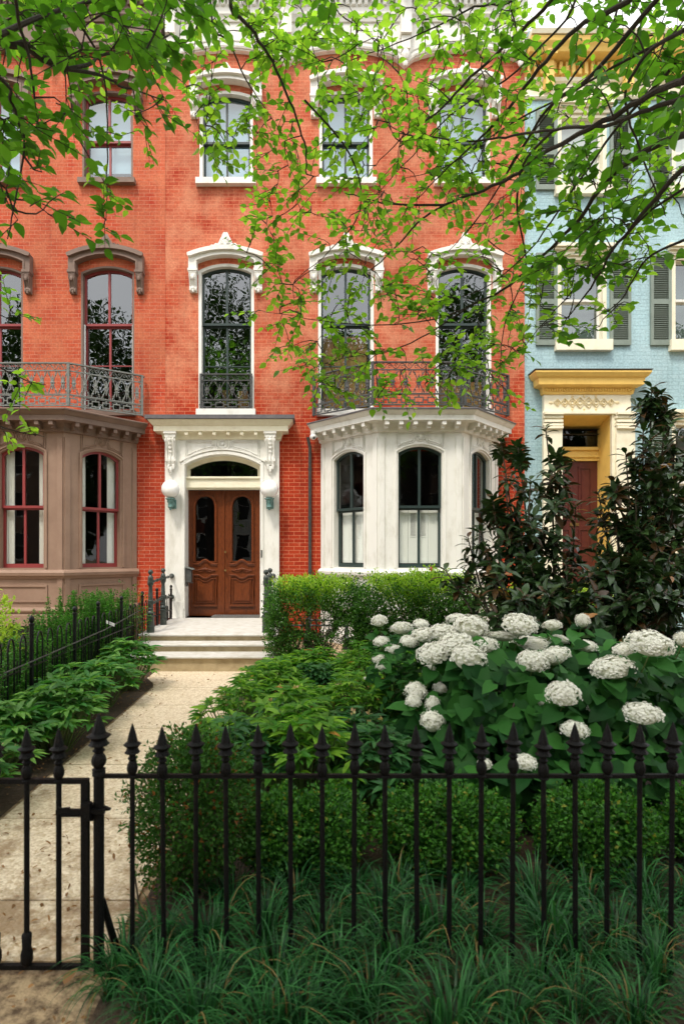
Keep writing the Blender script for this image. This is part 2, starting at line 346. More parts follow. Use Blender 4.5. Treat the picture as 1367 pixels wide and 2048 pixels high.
def path_mat():
    m = mat('pebbled_path', (.62,.51,.37), .9); t = m.node_tree; N = t.nodes; L = t.links; p = N['Principled BSDF']
    tc = N.new('ShaderNodeTexCoord')
    vo = N.new('ShaderNodeTexVoronoi'); vo.inputs['Scale'].default_value = 70; L.new(tc.outputs['Object'], vo.inputs['Vector'])
    bw = N.new('ShaderNodeSeparateColor'); L.new(vo.outputs['Color'], bw.inputs[0])
    mx = N.new('ShaderNodeMix'); mx.data_type = 'RGBA'; mx.inputs[6].default_value = (.56,.43,.27,1); mx.inputs[7].default_value = (.84,.73,.56,1); L.new(bw.outputs[0], mx.inputs[0])
    n = N.new('ShaderNodeTexNoise'); n.inputs['Scale'].default_value = 3.2; n.inputs['Detail'].default_value = 10; n.inputs['Roughness'].default_value = .75; L.new(tc.outputs['Object'], n.inputs['Vector'])
    sx = N.new('ShaderNodeSeparateXYZ'); L.new(tc.outputs['Object'], sx.inputs[0])
    ry = N.new('ShaderNodeMapRange'); ry.inputs[1].default_value = 2.2; ry.inputs[2].default_value = 4.6; ry.inputs[3].default_value = .13; ry.inputs[4].default_value = -.06; L.new(sx.outputs[1], ry.inputs[0])
    ad = N.new('ShaderNodeMath'); L.new(n.outputs[0], ad.inputs[0]); L.new(ry.outputs[0], ad.inputs[1])
    r = N.new('ShaderNodeMapRange'); r.inputs[1].default_value = .52; r.inputs[2].default_value = .66; r.inputs[4].default_value = .8; L.new(ad.outputs[0], r.inputs[0])
    mx2 = N.new('ShaderNodeMix'); mx2.data_type = 'RGBA'; mx2.inputs[7].default_value = (.27,.17,.085,1); L.new(r.outputs[0], mx2.inputs[0]); L.new(mx.outputs[2], mx2.inputs[6])
    L.new(mx2.outputs[2], p.inputs['Base Color'])
    b = N.new('ShaderNodeBump'); b.inputs['Strength'].default_value = .6; b.inputs['Distance'].default_value = .004; b.invert = True; L.new(vo.outputs['Distance'], b.inputs['Height']); L.new(b.outputs[0], p.inputs['Normal'])
    return m
M['path'] = path_mat()
M['asphalt'] = mat('asphalt', (.05,.05,.052), .9, ((.07,.07,.07), 3, .4,.7), .5, 90)
M['pave'] = mat('sidewalk_concrete', (.32,.29,.25), .9, ((.24,.21,.18), 3, .4,.7), .4, 90)
# ------------------------------------------------------------------ ground, path, pavement, street
def sheet(name, x0, x1, y0, y1, z, m):
    b = MB(); b.add([(x0,y0,z),(x1,y0,z),(x1,y1,z),(x0,y1,z)], [(0,1,2,3)]); o = build(b, name, m); return tag(o, kind='structure')
sheet('ground', -250, 250, -250, 250, 0, M['soil'])
sheet('garden_soil', -.74, 6, 1.75, 8.0, .005, M['mulch'])
sheet('planting_strip', -2.6, -1.86, 2.4, 8.4, .005, M['mulch'])
b = MB()
joints = [2.34, 2.76, 3.62, 4.55, 5.5, 6.35, 7.2]
for a, c in zip(joints, joints[1:]): b.box(-1.83, -.78, a+.006, c-.006, -.05, .012)
pts = [(-1.83,7.206),(-.78,7.206),(-.70,7.45),(-.52,7.75),(-.30,8.0),(-.30,8.4),(-2.05,8.4),(-2.05,7.75),(-1.9,7.45)]
b.add([(x,y,.012) for x,y in pts]+[(x,y,-.05) for x,y in pts], [tuple(range(9))]+[(i,(i+1)%9,9+(i+1)%9,9+i) for i in range(9)])
tag(build(b, 'path', M['path']), kind='structure')
b = MB()
for i in range(-6, 6):
    for j in range(2): b.box(i*1.6+.008, i*1.6+1.592, -2.9+j*1.6+.008, -1.3+j*1.6-.008, -.05, .02)
tag(build(b, 'sidewalk', M['pave']), kind='structure')
sheet('road', -250, 250, -14, -5.2, -.10+.11, M['asphalt'])

# ------------------------------------------------------------------ window builder
def window(house, F, c, hw, zb, zs, rise, mid, casing, sash, sash_low, cw=.055, depth=.0, glass='glass',
           bars=True, lowbar=None, sill=None, name='window', label=None, fy=.10, smat2=None):
    b = MB(F); o = outline(c,hw,zb,zs,rise); i_ = outline(c,hw-cw,zb+.001,zs,rise-cw*.3 if rise else 0) if rise else outline(c,hw-cw,zb+.001,zs-cw,0)
    if rise: i_ = [(x,z-(cw*.7 if k not in (0,len(i_)-1) else 0)) for k,(x,z) in enumerate(i_)]
    b.ring(o, i_, depth, fy+.10)
    root = build(b, name, casing, house)
    if label: root['label'] = label
    ih = hw-cw; izs = zs-(cw*.7 if rise else cw); ir = rise-cw*.3 if rise else 0
    s = .038
    # upper sash
    b = MB(F)
    oo = outline(c,ih,mid,izs,ir); ii = outline(c,ih-s,mid+.0,izs-s,ir)
    b.ring(oo, ii, fy, fy+.045)
    b.box(c-ih, c+ih, fy-.004, fy+.05, mid-.022, mid+.022)
    if bars: b.box(c-.022, c+.022, fy+.003, fy+.042, mid+.022, izs+ir-s*.6)
    us = build(b, 'upper_sash', sash, root)
    b = MB(F)
    b.ring([(c-ih,zb+.002),(c-ih,mid-.022),(c+ih,mid-.022),(c+ih,zb+.002)], [(c-ih+s,zb+.07),(c-ih+s,mid-.05),(c+ih-s,mid-.05),(c+ih-s,zb+.07)], fy+.05, fy+.09, closed=True)
    if bars: b.box(c-.02, c+.02, fy+.053, fy+.087, zb+.07, mid-.05)
    if lowbar: b.box(c-ih+s, c+ih-s, fy+.055, fy+.085, lowbar-.01, lowbar+.01)
    build(b, 'lower_sash', sash_low, root)
    b = MB(F); pts = outline(c,ih-s,mid+.02,izs-s,ir); b.add([(x,fy+.025,z) for x,z in pts], [tuple(range(len(pts)))])
    pts = [(c-ih+s,zb+.07),(c-ih+s,mid-.05),(c+ih-s,mid-.05),(c+ih-s,zb+.07)]; b.add([(x,fy+.072,z) for x,z in pts], [(0,1,2,3)])
    build(b, 'pane', M[glass], root)
    if sill:
        sw, z0, z1, smt = sill
        b = MB(F); b.prism([(c-sw,z0),(c-sw,z1),(c+sw,z1),(c+sw,z0)], -.11, .10); build(b, 'sill', smt, root)
    return root

def crest(F, c, zb, hwid, hgt, m, parent):
    b = MB(F)
    pts = []
    n = 36
    for i in range(n+1):
        t = -1+2*i/n; a = abs(t)
        base = .36*(1-a**1.5)+.08
        peak = .58*max(0,1-(a/.36)**2)
        sc = .08*abs(math.sin(t*math.pi*4.5))
        pts.append((c+t*hwid, zb+hgt*(base+peak+sc)*(1-.0*a)))
    b.prism([(c-hwid,zb-.07)]+pts+[(c+hwid,zb-.07)], -.13, -.07)
    # raised scrolls and the palmette
    for sg in (-1,1):
        for k,(t,r) in enumerate(((.78,.022),(.52,.034),(.27,.036))):
            sp = [(c+sg*hwid*t+math.cos(a)*r*(1-a/9)*sg, -.14, zb+hgt*(.17-.05*k*0)+math.sin(a)*r*(1-a/9)) for a in [j*.7 for j in range(10)]]
            b.tube(sp, .010, 4)
    for k in range(-3,4):
        a = k*.42; L = hgt*(.52-.07*abs(k))
        b.tube([(c,-.14,zb+hgt*.30),(c+math.sin(a)*L*.6,-.155,zb+hgt*.30+math.cos(a)*L*.6),(c+math.sin(a)*L,-.14,zb+hgt*.30+math.cos(a)*L)], [.010,.017,.006], 5)
    b.ball((c,-.145,zb+hgt*.25), .03, 8)
    return build(b, 'crest', m, parent, smooth=True)

def corbel(b, x, zt, w, h, proud=.15):      # small scrolled bracket under a hood
    hw = w/2
    b.box(x-hw-.02, x+hw+.02, -proud-.02, 0, zt-.045, zt)
    b.box(x-hw-.008, x+hw+.008, -proud-.006, 0, zt-.075, zt-.045)
    prof = [(0,zt-.075),(-proud,zt-.075),(-proud-.005,zt-.13),(-proud*.8,zt-h*.5),(-proud*.55,zt-h*.72),(-proud*.62,zt-h*.84),(-proud*.35,zt-h),(0,zt-h)]
    n = len(prof)
    b.add([(x-hw,y,z) for y,z in prof]+[(x+hw,y,z) for y,z in prof], [tuple(range(n)),tuple(range(2*n-1,n-1,-1))]+[(i,(i+1)%n,n+(i+1)%n,n+i) for i in range(n)])
    b.ball((x,-proud-.005,zt-.16), .032, 8, 1,.6,1.4)
    for sg in (-1,1): b.tube([(x+sg*hw*.75,-proud-.008,zt-.08),(x+sg*hw*.75,-proud*.8-.01,zt-h*.5),(x+sg*hw*.75,-proud*.6,zt-h*.75)], .011, 4)
    for k in (-1,0,1): b.ball((x+k*hw*.7,-proud*.5,zt-h*.88-(.03 if k==0 else 0)), .026, 6, 1,1.2,1.6)

def hood(F, c, zin, rin, hin, zout, rout, hout, zear, m, parent, hcorb=.40, cz=None):
    b = MB(F)
    oi = [(c-hin,zear)]+arc(c,hin,zin,rin)+[(c+hin,zear)]
    oo = [(c-hout,zear)]+arc(c,hout,zout,rout)+[(c+hout,zear)]
    b.ring(oo, oi, -.14, 0)
    # raised crown moulding following the arch
    a1 = arc(c,hout+.015,zout,rout+.01); a2 = arc(c,hout-.05,zout-.055,rout-.01)
    b.ring([(c-hout-.015,zout-.035)]+a1+[(c+hout+.015,zout-.035)], [(c-hout+.0,zout-.06)]+a2+[(c+hout-.0,zout-.06)], -.20, -.139)
    a1 = arc(c,hin+.035,zin+.02,rin+.008); a2 = arc(c,hin+.006,zin,rin)
    b.ring([(c-hin-.035,zear)]+a1+[(c+hin+.035,zear)], [(c-hin-.006,zear)]+a2+[(c+hin+.006,zear)], -.155, -.139)
    h = build(b, 'hood', m, parent)
    w = hout-hin-.02
    for sg in (-1,1):
        b = MB(F); corbel(b, c+sg*(hin+hout)/2, zear, w, hcorb); build(b, 'bracket', m, parent, smooth=True, auto=35)
    return h

def railing(F, L, z0, h, m, n, parent, name='balcony_railing', y=0, posts=True):
    b = MB(F)
    b.box(0, L, y-.022, y+.022, z0+h-.022, z0+h); b.box(0, L, y-.010, y+.010, z0+h*.815-.010, z0+h*.815+.008)
    b.box(0, L, y-.012, y+.012, z0+h*.27-.010, z0+h*.27+.008); b.box(0, L, y-.014, y+.014, z0, z0+.022)
    b.box(0, L, y-.008, y+.008, z0+h*.235, z0+h*.245)
    if posts:
        for x in (0, L): b.box(x-.02, x+.02, y-.02, y+.02, z0, z0+h)
    wd = L/n; t = .0085
    for i in range(n):
        xa = i*wd; xc = xa+wd/2; zc = z0+h*.54; za = z0+h*.27; zb = z0+h*.81
        for sg in (-1,1):
            b.tube([(xc-sg*wd*.44,y,za),(xc,y,zc),(xc+sg*wd*.44,y,zb)], t, 4)
            for zz, s2 in ((za,1),(zb,-1)):
                b.ball((xc+sg*wd*.30,y,zz+s2*h*.09), .017, 6)
                b.tube([(xc+sg*wd*(.34+.12*math.cos(a)),y,zz+s2*h*(.035+.03*math.sin(a))) for a in (0,1.2,2.4,3.6,4.8)], .006, 4)
        # cast rosette
        star = []
        for k in range(16):
            a = k*math.pi/8; rr = (1 if k%2==0 else .62)
            star.append((xc+math.sin(a)*wd*.235*rr, zc+math.cos(a)*h*.125*rr))
        b.prism(star, y-.012, y+.012); b.ball((xc,y,zc), .028, 8, 1,.9,1)
        b.prism([(xc-.018,zc+h*.10),(xc,zc+h*.18),(xc+.018,zc+h*.10)], y-.008, y+.008)
        b.prism([(xc+.018,zc-h*.10),(xc,zc-h*.18),(xc-.018,zc-h*.10)], y-.008, y+.008)
        # wave scroll band
        zz = z0+h*.90; r = h*.062
        b.tube([(xa+wd*s, y, zz+r*math.sin(s*2*math.pi)) for s in [k/10 for k in range(11)]], .008, 4)
        for q, s2 in ((.27,1),(.77,-1)):
            b.tube([(xa+wd*q+math.cos(a)*r*.75*(1-a/8), y, zz-s2*r*.25+math.sin(a)*r*.75*(1-a/8)) for a in [j*.9 for j in range(7)]], .007, 4)
        # greek key band
        ky0, ky1 = z0+h*.05, z0+h*.20; km = (ky0+ky1)/2
        b.ring([(xa+wd*.14,ky0),(xa+wd*.14,ky1),(xa+wd*.86,ky1),(xa+wd*.86,ky0)], [(xa+wd*.22,ky0+.02),(xa+wd*.22,ky1-.02),(xa+wd*.78,ky1-.02),(xa+wd*.78,ky0+.02)], y-.007, y+.007, closed=True)
        b.box(xa-wd*.14, xa+wd*.14, y-.007, y+.007, km-.009, km+.009)
        for zq in (z0+.02, z0+h*.2): b.box(xc-.012, xc+.012, y-.006, y+.006, zq, zq+h*.045)
    return build(b, name, m, parent)

def roundel_panel(F, c, hw, zt, zlow, zs, rise, m, parent, name='panel'):   # recess mouldings above an arched window
    b = MB(F); t = .016
    def line(pts): b.tube([(x,-.012,z) for x,z in pts], .013, 4)
    def ar(x): 
        Rr = (hw*hw+rise*rise)/(2*rise); return zs+rise-Rr+math.sqrt(max(0,Rr*Rr-(x-c)**2))
    for sg in (-1,1):
        for k in (0,1):
            o = k*.03
            xs = [c+sg*(hw-o), c+sg*(hw*.75), c+sg*(hw*.5), c+sg*(.30*hw+o)]
            pts = [(c+sg*(hw-o), zt-o)]+[(x, ar(x)+.05+o) for x in xs]
            q = [(c+sg*(.28*hw+o), ar(c+.28*hw)+.08),(c+sg*(.22*hw+o), (zt+ar(c))/2+.02),(c+sg*(.28*hw+o), zt-o)]
            line([(c+sg*(.28*hw+o), zt-o)]+pts+q[:0:-1][::-1][:0]+q)
    zc = (zt+ar(c)+.05)/2
    for r in (.085,.05): b.tube([(c+math.cos(a)*r*hw*2.2, -.014, zc+math.sin(a)*r*hw*2.2) for a in [k*math.pi/7 for k in range(15)]], .012, 4)
    b.ball((c,-.005,zc), .035, 8, 1,.6,1)
    b.ring(outline(c,hw+.035,zlow,zs+.02,rise), outline(c,hw,zlow,zs,rise), -.025, .001)
    return build(b, name, m, parent)

# ------------------------------------------------------------------ bay (half octagon)
def bay(house, cx, m, mdark, sash, sash_low, top_z, roof, casing, shutters, curtain, base_z=0, lbl=None):
    hf, hwl, dep = .71, 1.65, 1.07
    A = (cx-hwl, YW); B = (cx-hf, YW-dep); C = (cx+hf, YW-dep); D = (cx+hwl, YW)
    L2 = math.hypot(hwl-hf, dep)
    frames = [frame(*A, B[0]-A[0], B[1]-A[1]), frame(*B, 1, 0), frame(*C, D[0]-C[0], D[1]-C[1])]
    lens = [L2, 2*hf, L2]
    zb, zs, rise, mid = fz(1136,10.18), fz(903,10.18), .12, fz(1013,10.18)
    hw = .40; wb = MB()
    for F, Ln in zip(frames, lens):
        wb.T = F; c = Ln/2
        wall_open(wb, 0, Ln, base_z, 3.98, [(c,hw,zb,zs,rise)], .16)
    wb.T = None
    # corner pilasters: a shadow groove each side of the corner
    wall = build(wb, 'bay_wall', m, house)
    tr = MB()
    for i,(F, Ln) in enumerate(zip(frames, lens)):
        tr.T = F
        for x in ((.06, Ln-.06) if i != 1 else (.06, Ln-.06)):
            tr.box(x-.045, x+.045, -.022, 0, base_z+.35, 3.60)
        # base panel frame
        c = Ln/2
        tr.ring([(c-.44,.80),(c-.44,1.09),(c+.44,1.09),(c+.44,.80)], [(c-.41,.83),(c-.41,1.06),(c+.41,1.06),(c+.41,.83)], -.022, .001, closed=True)
        if base_z < .3 and True:
            pass
    tr.T = None
    path = [A,B,C,D]
    tr.sweep([(0,1.20),(.03,1.20),(.045,1.24),(.075,1.25),(.085,1.30),(.06,1.335),(.02,1.35),(0,1.35)], path)
    tr.sweep([(0,.63),(.03,.63),(.04,.66),(.02,.70),(0,.71)], path)
    tr.sweep([(0,base_z),(.035,base_z),(.035,base_z+.18),(0,base_z+.20)], path)
    build(tr, 'bay_trim', m, house)
    for F, Ln in zip(frames, lens):
        c = Ln/2
        roundel_panel(F, c, hw, fz(862,10.18), zb, zs, rise, m, house, 'bay_panel')
        wn = window(house, F, c, hw, zb, zs, rise, mid, casing, sash, sash_low, cw=.03, fy=.07, name='bay_window', glass='glass_bay')
        if shutters:
            b = MB(F)
            for k in range(4):
                x0 = c-.345+k*.1725
                b.ring([(x0+.003,zb+.08),(x0+.003,mid-.05),(x0+.169,mid-.05),(x0+.169,zb+.08)], [(x0+.035,zb+.14),(x0+.035,mid-.10),(x0+.137,mid-.10),(x0+.137,zb+.14)], .20, .225, closed=True)
                if k in (1,2):
                    b.box(x0+.035, x0+.137, .212, .222, zb+.14, zb+.55)
                    b.box(x0+.035, x0+.137, .205, .22, zb+.53, zb+.56)
                    for q in range(5): b.box(x0+.037+q*.021, x0+.049+q*.021, .205, .217, zb+.55, mid-.10)
                else: b.box(x0+.035, x0+.137, .212, .222, zb+.14, mid-.10)
            build(b, 'interior_shutter', M['white_in'], wn)
        if curtain:
            b = MB(F)
            for sg in (-1,1):
                pts = [(c+sg*(.37-.16*t), .20+.02*math.sin(t*25)) for t in [k/16 for k in range(17)]]
                b.add([(x,y,zb+.02) for x,y in pts]+[(x,y,zs+.1) for x,y in pts], [(i,i+1,18+i,17+i) for i in range(16)])
            build(b, 'curtain', M['white_in'], wn, smooth=True)
    # cornice
    cz = top_z
    b = MB()
    b.sweep([(0,cz-.32),(.05,cz-.31),(.06,cz-.24),(.10,cz-.17),(.27,cz-.165),(.27,cz-.08),(.29,cz-.07),(.33,cz-.03),(.345,cz-.015),(.345,cz),(0,cz+.02)], path)
    cor = build(b, 'bay_cornice', m if not mdark else mdark, house)
    b = MB()
    for F, Ln in zip(frames, lens):
        b.T = F; nn = 6
        for k in range(nn):
            x = (k+.5)*Ln/nn + (0)
            b.box(x-.035, x+.035, -.25, -.05, cz-.235, cz-.166)
            b.box(x-.028, x+.028, -.17, -.05, cz-.28, cz-.235)
    b.T = None; build(b, 'dentil_course', m if not mdark else mdark, cor)
    b = MB()
    pr = [(-.05,cz+.012),(.352,cz+.004),(.36,cz-.012),(.365,cz+.010),(.35,cz+.022),(-.05,cz+.06)]
    b.sweep(pr, path)
    b.add([(A[0],YW,cz+.05),(B[0],B[1],cz+.05),(C[0],C[1],cz+.05),(D[0],YW,cz+.05)], [(0,1,2,3)])
    build(b, 'bay_roof', roof, house)
    # floor and ceiling of the room inside
    b = MB()
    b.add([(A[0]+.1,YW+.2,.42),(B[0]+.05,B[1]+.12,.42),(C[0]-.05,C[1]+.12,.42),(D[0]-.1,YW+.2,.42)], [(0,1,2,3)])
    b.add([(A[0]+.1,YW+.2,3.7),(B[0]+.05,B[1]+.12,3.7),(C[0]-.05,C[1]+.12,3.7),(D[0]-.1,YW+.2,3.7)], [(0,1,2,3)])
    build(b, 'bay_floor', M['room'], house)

def house_shell(house, x0, x1, ztop, ops, m, y=YW, side=True):
    b = MB(frame(0,y,1,0))
    wall_open(b, x0, x1, -.05, ztop, ops, .32)
    D_ = 9
    if side:
        b.add([(x0,0,-.05),(x0,D_,-.05),(x0,D_,ztop),(x0,0,ztop)], [(0,1,2,3)]); b.add([(x1,0,-.05),(x1,D_,-.05),(x1,D_,ztop),(x1,0,ztop)], [(0,1,2,3)])
        b.add([(x0,D_,-.05),(x1,D_,-.05),(x1,D_,ztop),(x0,D_,ztop)], [(0,1,2,3)])
        b.add([(x0,0,ztop-.3),(x1,0,ztop-.3),(x1,D_,ztop-.3),(x0,D_,ztop-.3)], [(0,1,2,3)])
    o = build(b, 'wall', m, house)
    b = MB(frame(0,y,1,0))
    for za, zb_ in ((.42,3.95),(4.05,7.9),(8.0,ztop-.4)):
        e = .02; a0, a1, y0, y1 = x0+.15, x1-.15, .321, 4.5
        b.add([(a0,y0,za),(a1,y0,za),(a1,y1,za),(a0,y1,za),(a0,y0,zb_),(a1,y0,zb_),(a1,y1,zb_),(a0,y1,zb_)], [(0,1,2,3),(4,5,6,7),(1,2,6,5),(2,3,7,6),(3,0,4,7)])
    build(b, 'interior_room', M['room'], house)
    return o

def scallop_cornice(house, x0, x1, centers, hw, m, bounds, mdet=None):
    # frieze with arched lower edge, brackets at the pendants, crown mouldings above
    zt = 11.75; zp = fz(150)+.10; zk = fz(107)
    xs = []
    pts = []
    segs = list(zip(bounds, bounds[1:]))
    for a, c in segs:
        n = 14
        for i in range(n+1):
            t = i/n; f = min(1, math.sin(math.pi*t)**.55*1.0) if 0 < t < 1 else 0
            pts.append((a+(c-a)*t, zp+(zk-zp)*f))
    b = MB(FAC)
    n = len(pts)
    for y0,y1,dz in ((-.09,0,0),):
        vs = [(x,y0,z) for x,z in pts]+[(x,y0,zt) for x,z in pts]+[(x,y1,z) for x,z in pts]
        b.add(vs, [(i,i+1,n+i+1,n+i) for i in range(n-1)]+[(i,i+1,2*n+i+1,2*n+i) for i in range(n-1)])
    b.tube([(x,-.10,z+.05) for x,z in pts], .028, 5); b.tube([(x,-.095,z+.16) for x,z in pts], .012, 4)
    b.T = None
    pa = [(x0,YW),(x1,YW)]
    b.sweep([(0,11.50),(.12,11.50),(.14,11.56),(.17,11.60),(.17,11.64),(.10,11.66),(.10,12.05),(.16,12.08),(.18,12.3),(.55,12.32),(.55,12.5),(.62,12.6),(.68,12.72),(.68,12.78),(0,12.9)], pa)
    cor = build(b, 'cornice', m, house)
    b = MB(FAC)
    k = int((x1-x0)/.115)
    for i in range(k): b.box(x0+.03+i*.115, x0+.095+i*.115, -.15, -.09, 11.80, 11.90)
    b.box(x0, x1, -.165, -.09, 11.90, 11.95)
    build(b, 'dentil_course', m, cor)
    for x in bounds:
        b = MB(FAC)
        if x-x0 < .05: x += .12
        if x1-x < .05: x -= .12
        b.box(x-.11, x+.11, -.5, -.08, 12.0, 12.3)
        b.box(x-.10, x+.10, -.24, -.08, 11.2, 12.0); b.box(x-.08, x+.08, -.19, -.08, 10.95, 11.2)
        b.ball((x,-.15,10.86), .085, 8, .9,.8,1.3); b.ball((x,-.13,10.72), .05, 8, 1,.8,1.4)
        build(b, 'bracket', m, cor, smooth=True, auto=35)
    return cor

# ------------------------------------------------------------------ the red brick house in the middle
HR = empty('brick_house', (.7,YW,0), 'three storey red brick rowhouse with cream bay window and arched white window hoods', 'house')
cols = [fx(452.5), fx(691.5), fx(926)]
XL, XR = fx(331), fx(1048)
zb2, zs2, r2, mid2 = fz(820), fz(541), .13, fz(645)
zb3, zs3, r3, mid3 = fz(361), fz(192), .10, fz(279)
ops = [(c,.52,zb2,zs2,r2) for c in cols]+[(c,.50,zb3,zs3,r3) for c in cols]
DC = fx(446,11.1); DOORX = -1.572
bx = 1.93
ops += [(bx,1.35,.6,3.6,0), (DOORX,.84,.438,3.50,0)]
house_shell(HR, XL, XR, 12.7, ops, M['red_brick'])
bay(HR, bx, M['white'], None, M['green_sash'], M['green_sash'], 4.0, M['slate'], M['white'], True, False)
for i, c in enumerate(cols):
    wn = window(HR, FAC, c, .52, zb2, zs2, r2, mid2, M['white'], M['green_sash'], M['green_sash'], lowbar=fz(728), sill=(.55,fz(833),zb2,M['white']), name='tall_window')
    hood(FAC, c, fz(528), .11, .53, fz(515), .13, .685, fz(544), M['white'], wn)
    crest(FAC, c, fz(505), .33, .30, M['white'], wn)
    b = MB(FAC)
    if i == 0:
        b.prism([(c-.20,zb2),(c-.20,zb2+.62),(c-.06,zb2+.62),(c-.06,zb2)], .9, 1.2); b.prism([(c+.12,zb2),(c+.12,zb2+.6),(c+.32,zb2+.6),(c+.32,zb2)], .9, 1.2)
        build(b, 'interior_chair_back', M['wood_pale'], wn)
    else:
        zt_ = fz(662) if i == 1 else fz(755)
        for k in range(4):
            x0 = c-.42+k*.212
            b.box(x0, x0+.205, .30, .33, zb2+.02, zt_)
            for q in range(3): b.box(x0+.035, x0+.17, .288, .30, zb2+.12+q*(zt_-zb2)/3, zb2+(q+1)*(zt_-zb2)/3-.04)
        build(b, 'interior_shutter', M['wood_pale'], wn)
    wn = window(HR, FAC, c, .50, zb3, zs3, r3, mid3, M['white'], M['green_sash'], M['green_sash'], sill=(.56,fz(373),zb3,M['white']), name='upper_window')
    hood(FAC, c, fz(180), .10, .51, fz(168), .13, .67, fz(200), M['white'], wn, hcorb=.36)
    crest(FAC, c, fz(158), .30, .20, M['white'], wn)
    b = MB(FAC); b.box(c-.44, c+.44, .26, .27, zb3+.04, zs3+.12); build(b, 'blind', M['blind'], wn)
scallop_cornice(HR, XL, XR, cols, .6, M['white'], [XL, fx(573), fx(808), XR])
# balcony above the bay
zr0, hr = fz(812,10.35), fz(725,10.35)-fz(812,10.35)
pb = [(bx-1.79,YW-.05),(bx-1.79,YW-.17),(bx-.79,YW-.95),(bx+.79,YW-.95),(bx+1.79,YW-.17),(bx+1.79,YW-.05)]
def balcony(house, pb, m, n3):
    root = None
    for i,(a,c) in enumerate(zip(pb, pb[1:])):
        L = math.hypot(c[0]-a[0], c[1]-a[1])
        if L < .3:
            b = MB(frame(*a, c[0]-a[0], c[1]-a[1])); b.box(0, L, -.02,.02, zr0+hr-.02, zr0+hr); b.box(0,L,-.012,.012,zr0,zr0+.02); b.box(0,L,-.01,.01,zr0+hr*.5,zr0+hr*.5+.02); build(b, 'balcony_railing', m, house)
        else: railing(frame(*a, c[0]-a[0], c[1]-a[1]), L, zr0, hr, m, n3[i], house)
balcony(HR, pb, M['iron_dark'], [0,6,7,6,0])
wl = .47
railing(frame(cols[0]-wl, YW-.035, 1, 0), 2*wl, fz(818,11.2), fz(747,11.2)-fz(818,11.2), M['iron_dark'], 4, HR, 'window_guard')

# door surround
SY = 11.10; FS = frame(0, SY, 1, 0)
sl, sr = fx(330,SY), fx(558,SY)
ol, orr = fx(370,SY), fx(520,SY); oc = (ol+orr)/2; ohw = (orr-ol)/2
b = MB(FS)
wall_open(b, sl, sr, .438, fz(838,SY), [(oc,ohw,.438,fz(929,SY),.19)], .33)
zt = fz(838,SY)
b.add([(sl,0,.438),(sl,.15,.438),(sl,.15,zt),(sl,0,zt)], [(0,1,2,3)]); b.add([(sr,0,.438),(sr,.15,.438),(sr,.15,zt),(sr,0,zt)], [(0,1,2,3)])
b.ring(outline(oc,ohw+.06,.60,fz(926,SY),.215), outline(oc,ohw+.005,.60,fz(929,SY),.19), -.02, .001)
b.ring(outline(oc,ohw+.10,fz(930,SY),fz(922,SY),.225)[1:-1], outline(oc,ohw+.075,fz(930,SY),fz(924,SY),.22)[1:-1], -.035, .001)
for x0,x1 in ((sl,ol),(orr,sr)): b.box(x0-.015 if x0==sl else x0+.03, x1-.03 if x0==sl else x1+.015, -.03, .10, .438, .74)
surround = build(b, 'door_surround', M['white'], HR)
roundel_panel(FS, oc, .68, fz(881,SY), fz(925,SY), fz(922,SY), .20, M['white'], surround)
b = MB(); ct = fz(838,10.75)
pa = [(sl+.0,YW),(sl+.0,SY),(sr-.0,SY),(sr-.0,YW)]
z1 = fz(837,10.8)
b.sweep([(0,z1-.33),(.03,z1-.32),(.05,z1-.24),(.07,z1-.20),(.17,z1-.195),(.17,z1-.10),(.19,z1-.09),(.24,z1-.03),(.26,z1),(0,z1+.005)], pa)
build(b, 'door_cornice', M['cream2'], surround)
b = MB()
for k in range(6):
    x = sl+.42+k*(sr-sl-.84)/5; b.box(x-.03, x+.03, SY-.15, SY-.02, z1-.26, z1-.197)
build(b, 'dentil_course', M['cream2'], surround)
b = MB(); b.box(sl-.30, sr+.29, SY-.29, YW, z1+.006, z1+.075); build(b, 'slate_cap', M['slate'], surround)
for x in (fx(343,SY), fx(541,SY)):
    b = MB(FS); w2 = .085; zt = z1-.20
    b.box(x-.115, x+.115, -.17, 0, zt-.04, zt); b.box(x-.10, x+.10, -.15, 0, zt-.10, zt-.04)
    prof = [(0,zt-.10),(-.14,zt-.10),(-.15,zt-.15),(-.135,zt-.22),(-.10,zt-.30),(-.075,zt-.42),(-.085,zt-.48),(-.09,zt-.54),(-.06,zt-.60),(0,zt-.62)]
    n = len(prof)
    b.add([(x-w2,y,z) for y,z in prof]+[(x+w2,y,z) for y,z in prof], [tuple(range(n)),tuple(range(2*n-1,n-1,-1))]+[(i,(i+1)%n,n+(i+1)%n,n+i) for i in range(n)])
    for sg in (-1,0,1): b.tube([(x+sg*w2*.75,y-.008,z) for y,z in prof[1:8]], .013, 5)
    for k in range(4): b.ball((x,-.155+.02*k,zt-.15-.07*k), .028, 7, 1.2,.7,1)
    for sg in (-1,1): b.ball((x+sg*w2,-.12,zt-.16), .04, 8, .5,1,1); b.ball((x+sg*w2,-.07,zt-.52), .035, 8, .5,1,1)
    for k in (-1,0,1): b.ball((x+k*.045,-.05,zt-.63-(.05 if k==0 else 0)), .04, 7, .8,.9,1.6)
    b.ball((x,-.04,zt-.74), .025, 7, .8,.8,1.5)
    build(b, 'console_bracket', M['white'], surround, smooth=True, auto=35)
